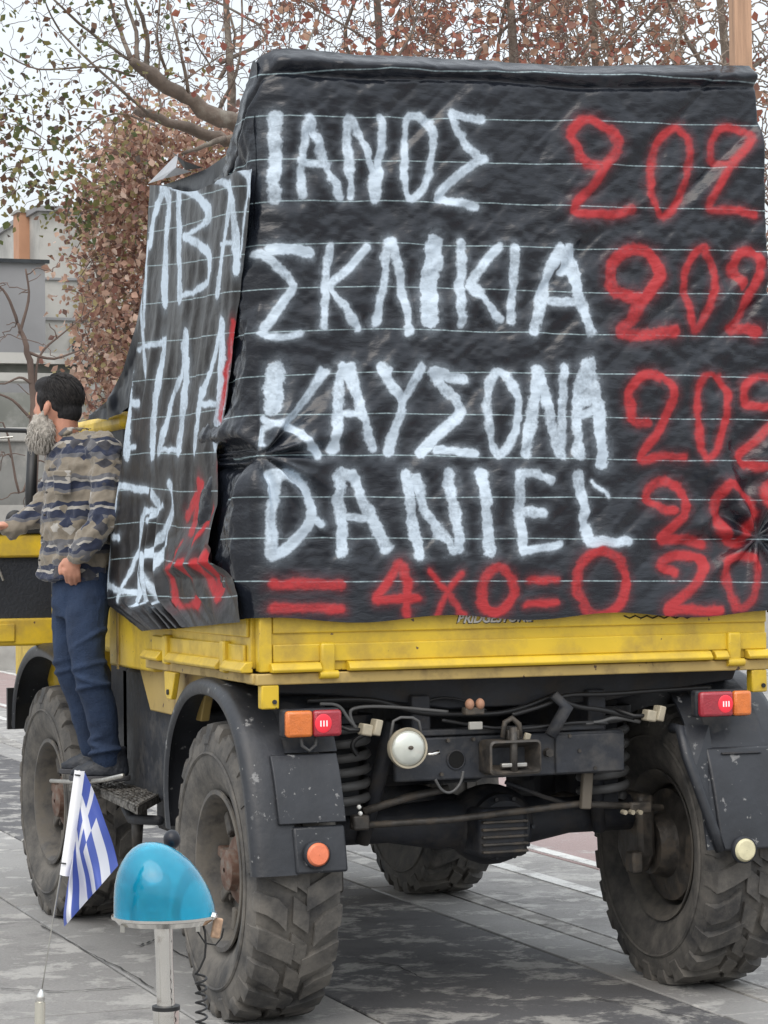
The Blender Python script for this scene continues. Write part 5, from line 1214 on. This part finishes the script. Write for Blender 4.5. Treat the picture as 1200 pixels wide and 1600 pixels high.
# plane tree behind the truck, boughs reaching left over the street
TY = 9.0
def tw(px, py, y=TY): return on(1, y, px, py)
t = Tree(2); sc9 = 1/205.
t.limb([tw(560, 1075), tw(555, 700), tw(540, 420), tw(500, 280)], [.24, .20, .17, .14])
t.limb([tw(500, 280), tw(440, 228), tw(400, 205, 8.9), tw(350, 185, 8.8), tw(290, 150, 8.7), tw(235, 118, 8.6), tw(205, 95, 8.5)], [.13, .10, .08, .066, .055, .055, .03])
t.limb([tw(430, 235), tw(375, 222, 9.2), tw(330, 212, 9.3), tw(262, 190, 9.2), tw(212, 172, 9.1)], [.08, .055, .048, .038, .030])
t.limb([tw(350, 215, 9.2), tw(320, 228, 9.1), tw(285, 240, 9)], [.025, .018, .012])
for P_, r0 in (([(205, 95), (188, 50), (172, 0), (160, -60)], .022), ([(214, 100), (212, 50), (195, -5), (190, -60)], .020), ([(228, 112), (230, 55), (212, 0), (200, -60)], .022), ([(262, 118), (246, 65), (250, 0), (248, -60)], .014), ([(295, 145), (280, 70), (262, 0), (255, -50)], .014),
              ([(205, 95), (140, 50), (85, 0), (60, -30)], .014), ([(210, 120), (150, 104), (60, 108), (0, 80), (-60, 50)], .010), ([(232, 178), (150, 105), (95, 50), (70, 0), (60, -50)], .012), ([(285, 128), (340, 90), (360, 80), (400, 40)], .008), ([(330, 105), (300, 40), (360, -20)], .008),
              ([(245, 197), (190, 178), (150, 190), (90, 232), (20, 228), (-40, 210)], .009), ([(212, 172), (190, 190), (150, 192)], .006), ([(235, 118), (180, 85), (120, 110), (90, 105)], .008), ([(440, 228), (470, 100), (500, 20), (510, -60)], .012), ([(500, 280), (560, 150), (640, 60), (660, -60)], .016)):
    t.limb([tw(a, b, TY-.4+.3*R3.random()) for a, b in P_], [r0*(1-.7*i/(len(P_)-1)) for i in range(len(P_))], 6)
tg_ = []
for i in range(560):
    u, v_ = R3.uniform(-60, 420), R3.uniform(-60, 235)
    if u < 240 and R3.random() < .9: v_ = R3.uniform(-60, 330-.25*max(0, u-100))
    if u > 235 and v_ > 130: continue
    tg_.append(tw(u, v_, TY+R3.uniform(-1.4, 1.2)))
for i in range(150): tg_.append(tw(R3.uniform(420, 760), R3.uniform(-60, 100), TY+R3.uniform(-1, 1)))
t.fill(tg_, .0030, .40, .13, 5)
e = t.root('plane_tree', 'plane tree behind the truck whose thick boughs reach left with sparse autumn leaves')
lp = [p for p in t.tips if Vector(p).x < tw(250, 100).x]
t.leaves(lp, 2, .027, .10, LEAFG, 'leaves', e)
ext = [tw(R3.uniform(-40, 130), R3.uniform(150, 340), TY+R3.uniform(-.8, .8)) for _ in range(90)]+[tw(R3.gauss(125, 18), R3.gauss(315, 22), TY) for _ in range(34)]
t.leaves(ext, 4, .030, .085, LEAFG, 'leaves', e)
lr = [p for p in t.tips if Vector(p).x >= tw(250, 100).x]; t.leaves(lr, 1, .032, .12, LEAFR, 'red_leaves', e)
# brown leaved tree
BY = 15.0; t = Tree(5)
t.limb([tw(300, 985, BY), tw(290, 700, BY), tw(270, 480, BY), tw(240, 330, BY)], [.16, .13, .10, .06])
t.limb([tw(270, 480, BY), tw(330, 330, BY), tw(380, 240, BY)], [.07, .05, .03]); t.limb([tw(290, 640, BY), tw(200, 520, BY), tw(150, 420, BY)], [.06, .04, .02])
tg_ = []
for i in range(900):
    v_ = R3.uniform(190, 650); lo = np.interp(v_, [190, 260, 340, 420, 520, 620, 650], [200, 150, 128, 118, 130, 118, 150])
    u = lo+abs(R3.gauss(0, .6))*110 if R3.random() < .45 else R3.uniform(lo+10, 470)
    tg_.append(tw(u+R3.gauss(0, 8), v_+R3.gauss(0, 8), BY+R3.uniform(-.9, .9)))
t.fill(tg_, .005, .45, .2, 3)
e = t.root('brown_leaved_tree', 'dense tree of withered brown leaves beyond the truck, left of the tarpaulin')
t.leaves([p for p in t.tips if R3.random() < .25+.02*max(0, (Vector(p)-tw(130, 400, BY)).dot(RT)*60)], 19, .040, .17, LEAFB, 'leaves', e)
t.leaves([tw(R3.uniform(115, 230), R3.uniform(300, 400), BY-1.0) for _ in range(30)], 4, .030, .07, LEAFG, 'green_leaves', e)
# bare thicket trees behind the top of the tarp
for k, (px, yy, lab, sd_) in enumerate(((560, 20, 'bare tree with a few red leaves above the left half of the tarpaulin top', 3), (760, 18, 'tree full of red leaves above the middle of the tarpaulin top', 4), (940, 22, 'bare pale trunked tree above the right half of the tarpaulin top', 6), (1140, 19, 'bare tangled tree at the right edge behind the timber post', 8), (330, 26, 'bare hazy tree above the left shoulder of the tarpaulin', 9))):
    t = Tree(sd_); b0 = on(1, yy, px, 960); top_ = on(1, yy, px+R3.uniform(-30, 30), -140)
    t.limb([Vector((b0.x, yy, 0)), b0.lerp(top_, .3), b0.lerp(top_, .65)+Vector((.2, 0, 0)), top_], [.13, .11, .075, .03])
    for a in range(6):
        z_ = R3.uniform(.45, .8); s0 = b0.lerp(top_, z_); t.limb([s0, s0+Vector((R3.uniform(-1, 1), R3.uniform(-.5, .5), .7)), s0+Vector((R3.uniform(-2.2, 2.2), R3.uniform(-1, 1), 1.9))], [.035, .022, .012], 6)
    if k == 0: rg = (-140, 140)
    else: rg = (-130, 130)
    n_ = (1100, 1300, 2400, 2200, 700)[k]; tg_ = []
    for i in range(n_):
        vlo = 120 if k < 3 or k == 4 else 560
        u = px+R3.uniform(*rg); v_ = R3.uniform(-110, vlo if not k == 4 else 240)
        if k == 3: u = R3.uniform(1050, 1290)
        tg_.append(on(1, yy+R3.uniform(-1.5, 1.5), u, v_))
    t.fill(tg_, .011 if k in (2, 3) else .007, (.45), .16, 4)
    e = t.root(('bare_tree', 'red_leaved_tree', 'bare_tree', 'bare_tree', 'bare_tree')[k], lab, BARK, TWIGP if k in (2, 3) else TWIG); e['group'] = 'bare winter trees beyond the truck'
    if k == 1: t.leaves(t.tips[::6], 3, .065, .22, LEAFR, 'leaves', e); 
    elif k in (0, 2, 3): t.leaves(t.tips[::9], 3, .065, .12, LEAFR, 'leaves', e)
# small bare tree at left
t = Tree(14); SY = 13
t.limb([on(1, SY, 52, 1010), on(1, SY, 54, 760), on(1, SY, 50, 600), on(1, SY, 40, 540), on(1, SY, 28, 505)], [.05, .042, .034, .028, .014])
for P_ in ([(50, 600), (30, 590), (0, 600), (-30, 580)], [(52, 660), (20, 625), (-20, 610)], [(30, 520), (45, 470), (40, 420)], [(54, 640), (60, 560), (100, 520), (150, 480)], [(28, 505), (10, 460), (-10, 440)], [(53, 720), (30, 770), (5, 660), (-30, 700)], [(42, 550), (85, 560), (130, 545)]):
    t.limb([on(1, SY, a, b) for a, b in P_], [.016, .012, .008, .005][:len(P_)], 6)
t.fill([on(1, SY+R3.uniform(-.6, .6), R3.uniform(-60, 150), R3.uniform(400, 820)) for _ in range(110)], .005, .45, .2, 4)
t.root('bare_sapling', 'thin bare sapling in front of the grey building at the left edge', TWIG, TWIG)

# ------------------------------------------------------------------ buildings
BWL = mat('pale_render_wall', (.44, .43, .40), .9, var=.18, vs=.6, dirt=(.27, .265, .25), da=.38, ds=.9, dsharp=.12, bump=.5, bs=6)
BGR = mat('grey_render_wall', (.25, .25, .255), .9, var=.2, vs=.5, dirt=(.24, .235, .23), da=.3, ds=.7, dsharp=.1, bump=.5, bs=6)
BOR = mat('terracotta_wall', (.48, .26, .16), .9, var=.12, vs=2)
GRN = mat('grey_green_wall', (.20, .205, .185), .9, var=.2, vs=1, dirt=(.30, .30, .28), da=.35, ds=2)
GY = 45
def bw(px, py, y=GY): return on(1, y, px, py)
a = bw(61, 330); b = bw(330, 330)
g1 = empty('pale_building', (a.x, GY, 0)); tag(g1, 'tall pale rendered building behind the brown leaved tree', 'building')
def gp(g, lo, hi, nm, m, **k): 
    o = MB().box((lo[0]-g.location.x, lo[1]-g.location.y, lo[2]), (hi[0]-g.location.x, hi[1]-g.location.y, hi[2])).build(nm, m, g, **k); return o
gp(g1, (a.x, GY, 0), (b.x, GY+9, a.z), 'wall', BWL)
gp(g1, (a.x-.08, GY-.10, a.z), (b.x, GY+9, a.z+.12), 'roof_edge', BGR)
for (u0, v0, u1, v1) in ((112, 533, 128, 552), (150, 380, 168, 410), (150, 450, 168, 480), (205, 380, 225, 410), (205, 450, 225, 480), (205, 533, 225, 560), (260, 380, 280, 410), (260, 450, 280, 480)):
    p0, p1 = bw(u0, v1), bw(u1, v0); f = gp(g1, (p0.x-.05, GY-.05, p0.z-.05), (p1.x+.05, GY+.02, p1.z+.05), 'window_frame', BWL); MB().box((p0.x-a.x, -.07, p0.z), (p1.x-a.x, -.052, p1.z)).build('pane', GLASSB, f)
for v_, h_ in ((500, .06), (437, .05)): p0 = bw(61, v_); gp(g1, (a.x, GY-.06, p0.z), (b.x, GY-.002, p0.z+h_), 'string_course', BGR)
# terraces at the foot of it
for v0, v1, m_, nm in ((555, 566, BWL, 'terrace_parapet'), (568, 585, GRN, 'terrace_wall'), (586, 594, BWL, 'terrace_parapet')):
    p0, p1 = bw(-200, v1, 38), bw(160, v0, 38)
    o = gp(g1, (p0.x, 38-.3*(nm == 'terrace_parapet'), p0.z), (p1.x+2, 38.4, p1.z), nm, m_)
a2, b2 = bw(-220, 403, 44), bw(61, 560, 44)
g2 = empty('grey_building', (a2.x, 40, 0)); tag(g2, 'dark grey flat roofed building at the left edge behind the bare sapling', 'building')
gp(g2, (a2.x, 42, 0), (b2.x-.3, 44.6, a2.z-.25), 'wall', BGR); gp(g2, (a2.x, 41.9, a2.z-.25), (b2.x-.22, 44.7, a2.z-.17), 'roof_edge', GLASSB)
p0, p1 = bw(30, 402, 46), bw(59, 333, 46)
g3 = gp(empty('brick_chimney_stack', (p0.x, 46, 0)), (p0.x, 46, 0), (p1.x, 46.6, p1.z), 'chimney_wall', BOR); tag(g3.parent, 'terracotta stack rising behind the dark grey roof', 'chimney')
gp(g3.parent, (p0.x-.05, 45.95, p1.z), (p1.x+.05, 46.65, p1.z+.06), 'chimney_cap', BWL)
# low walls and hedge bank beyond the street, seen through the door window
g4 = empty('roadside_wall', (0, 30, 0)); tag(g4, 'low grey wall with pale coping across the street behind the man', 'wall')
p0, p1 = bw(-300, 1000, 30), bw(1500, 640, 30)
GRNW = mat('weathered_wall', (.19, .19, .18), .9, var=.3, vs=1.2, dirt=(.32, .31, .29), da=.35, ds=1.6, bump=.6, bs=8)
gp(g4, (-9, 30, 0), (34, 30.4, bw(0, 690, 30).z), 'wall', GRNW); gp(g4, (-9.1, 29.93, bw(0, 690, 30).z), (34, 30.45, bw(0, 668, 30).z), 'coping', BWL, bevel=.02)
gp(g4, (-9, 29.6, 0), (34, 29.98, bw(0, 790, 30).z), 'plinth', BWL)
gp(g4, (-9, 32, 0), (34, 32.4, bw(0, 600, 30).z), 'upper_wall', GRN)
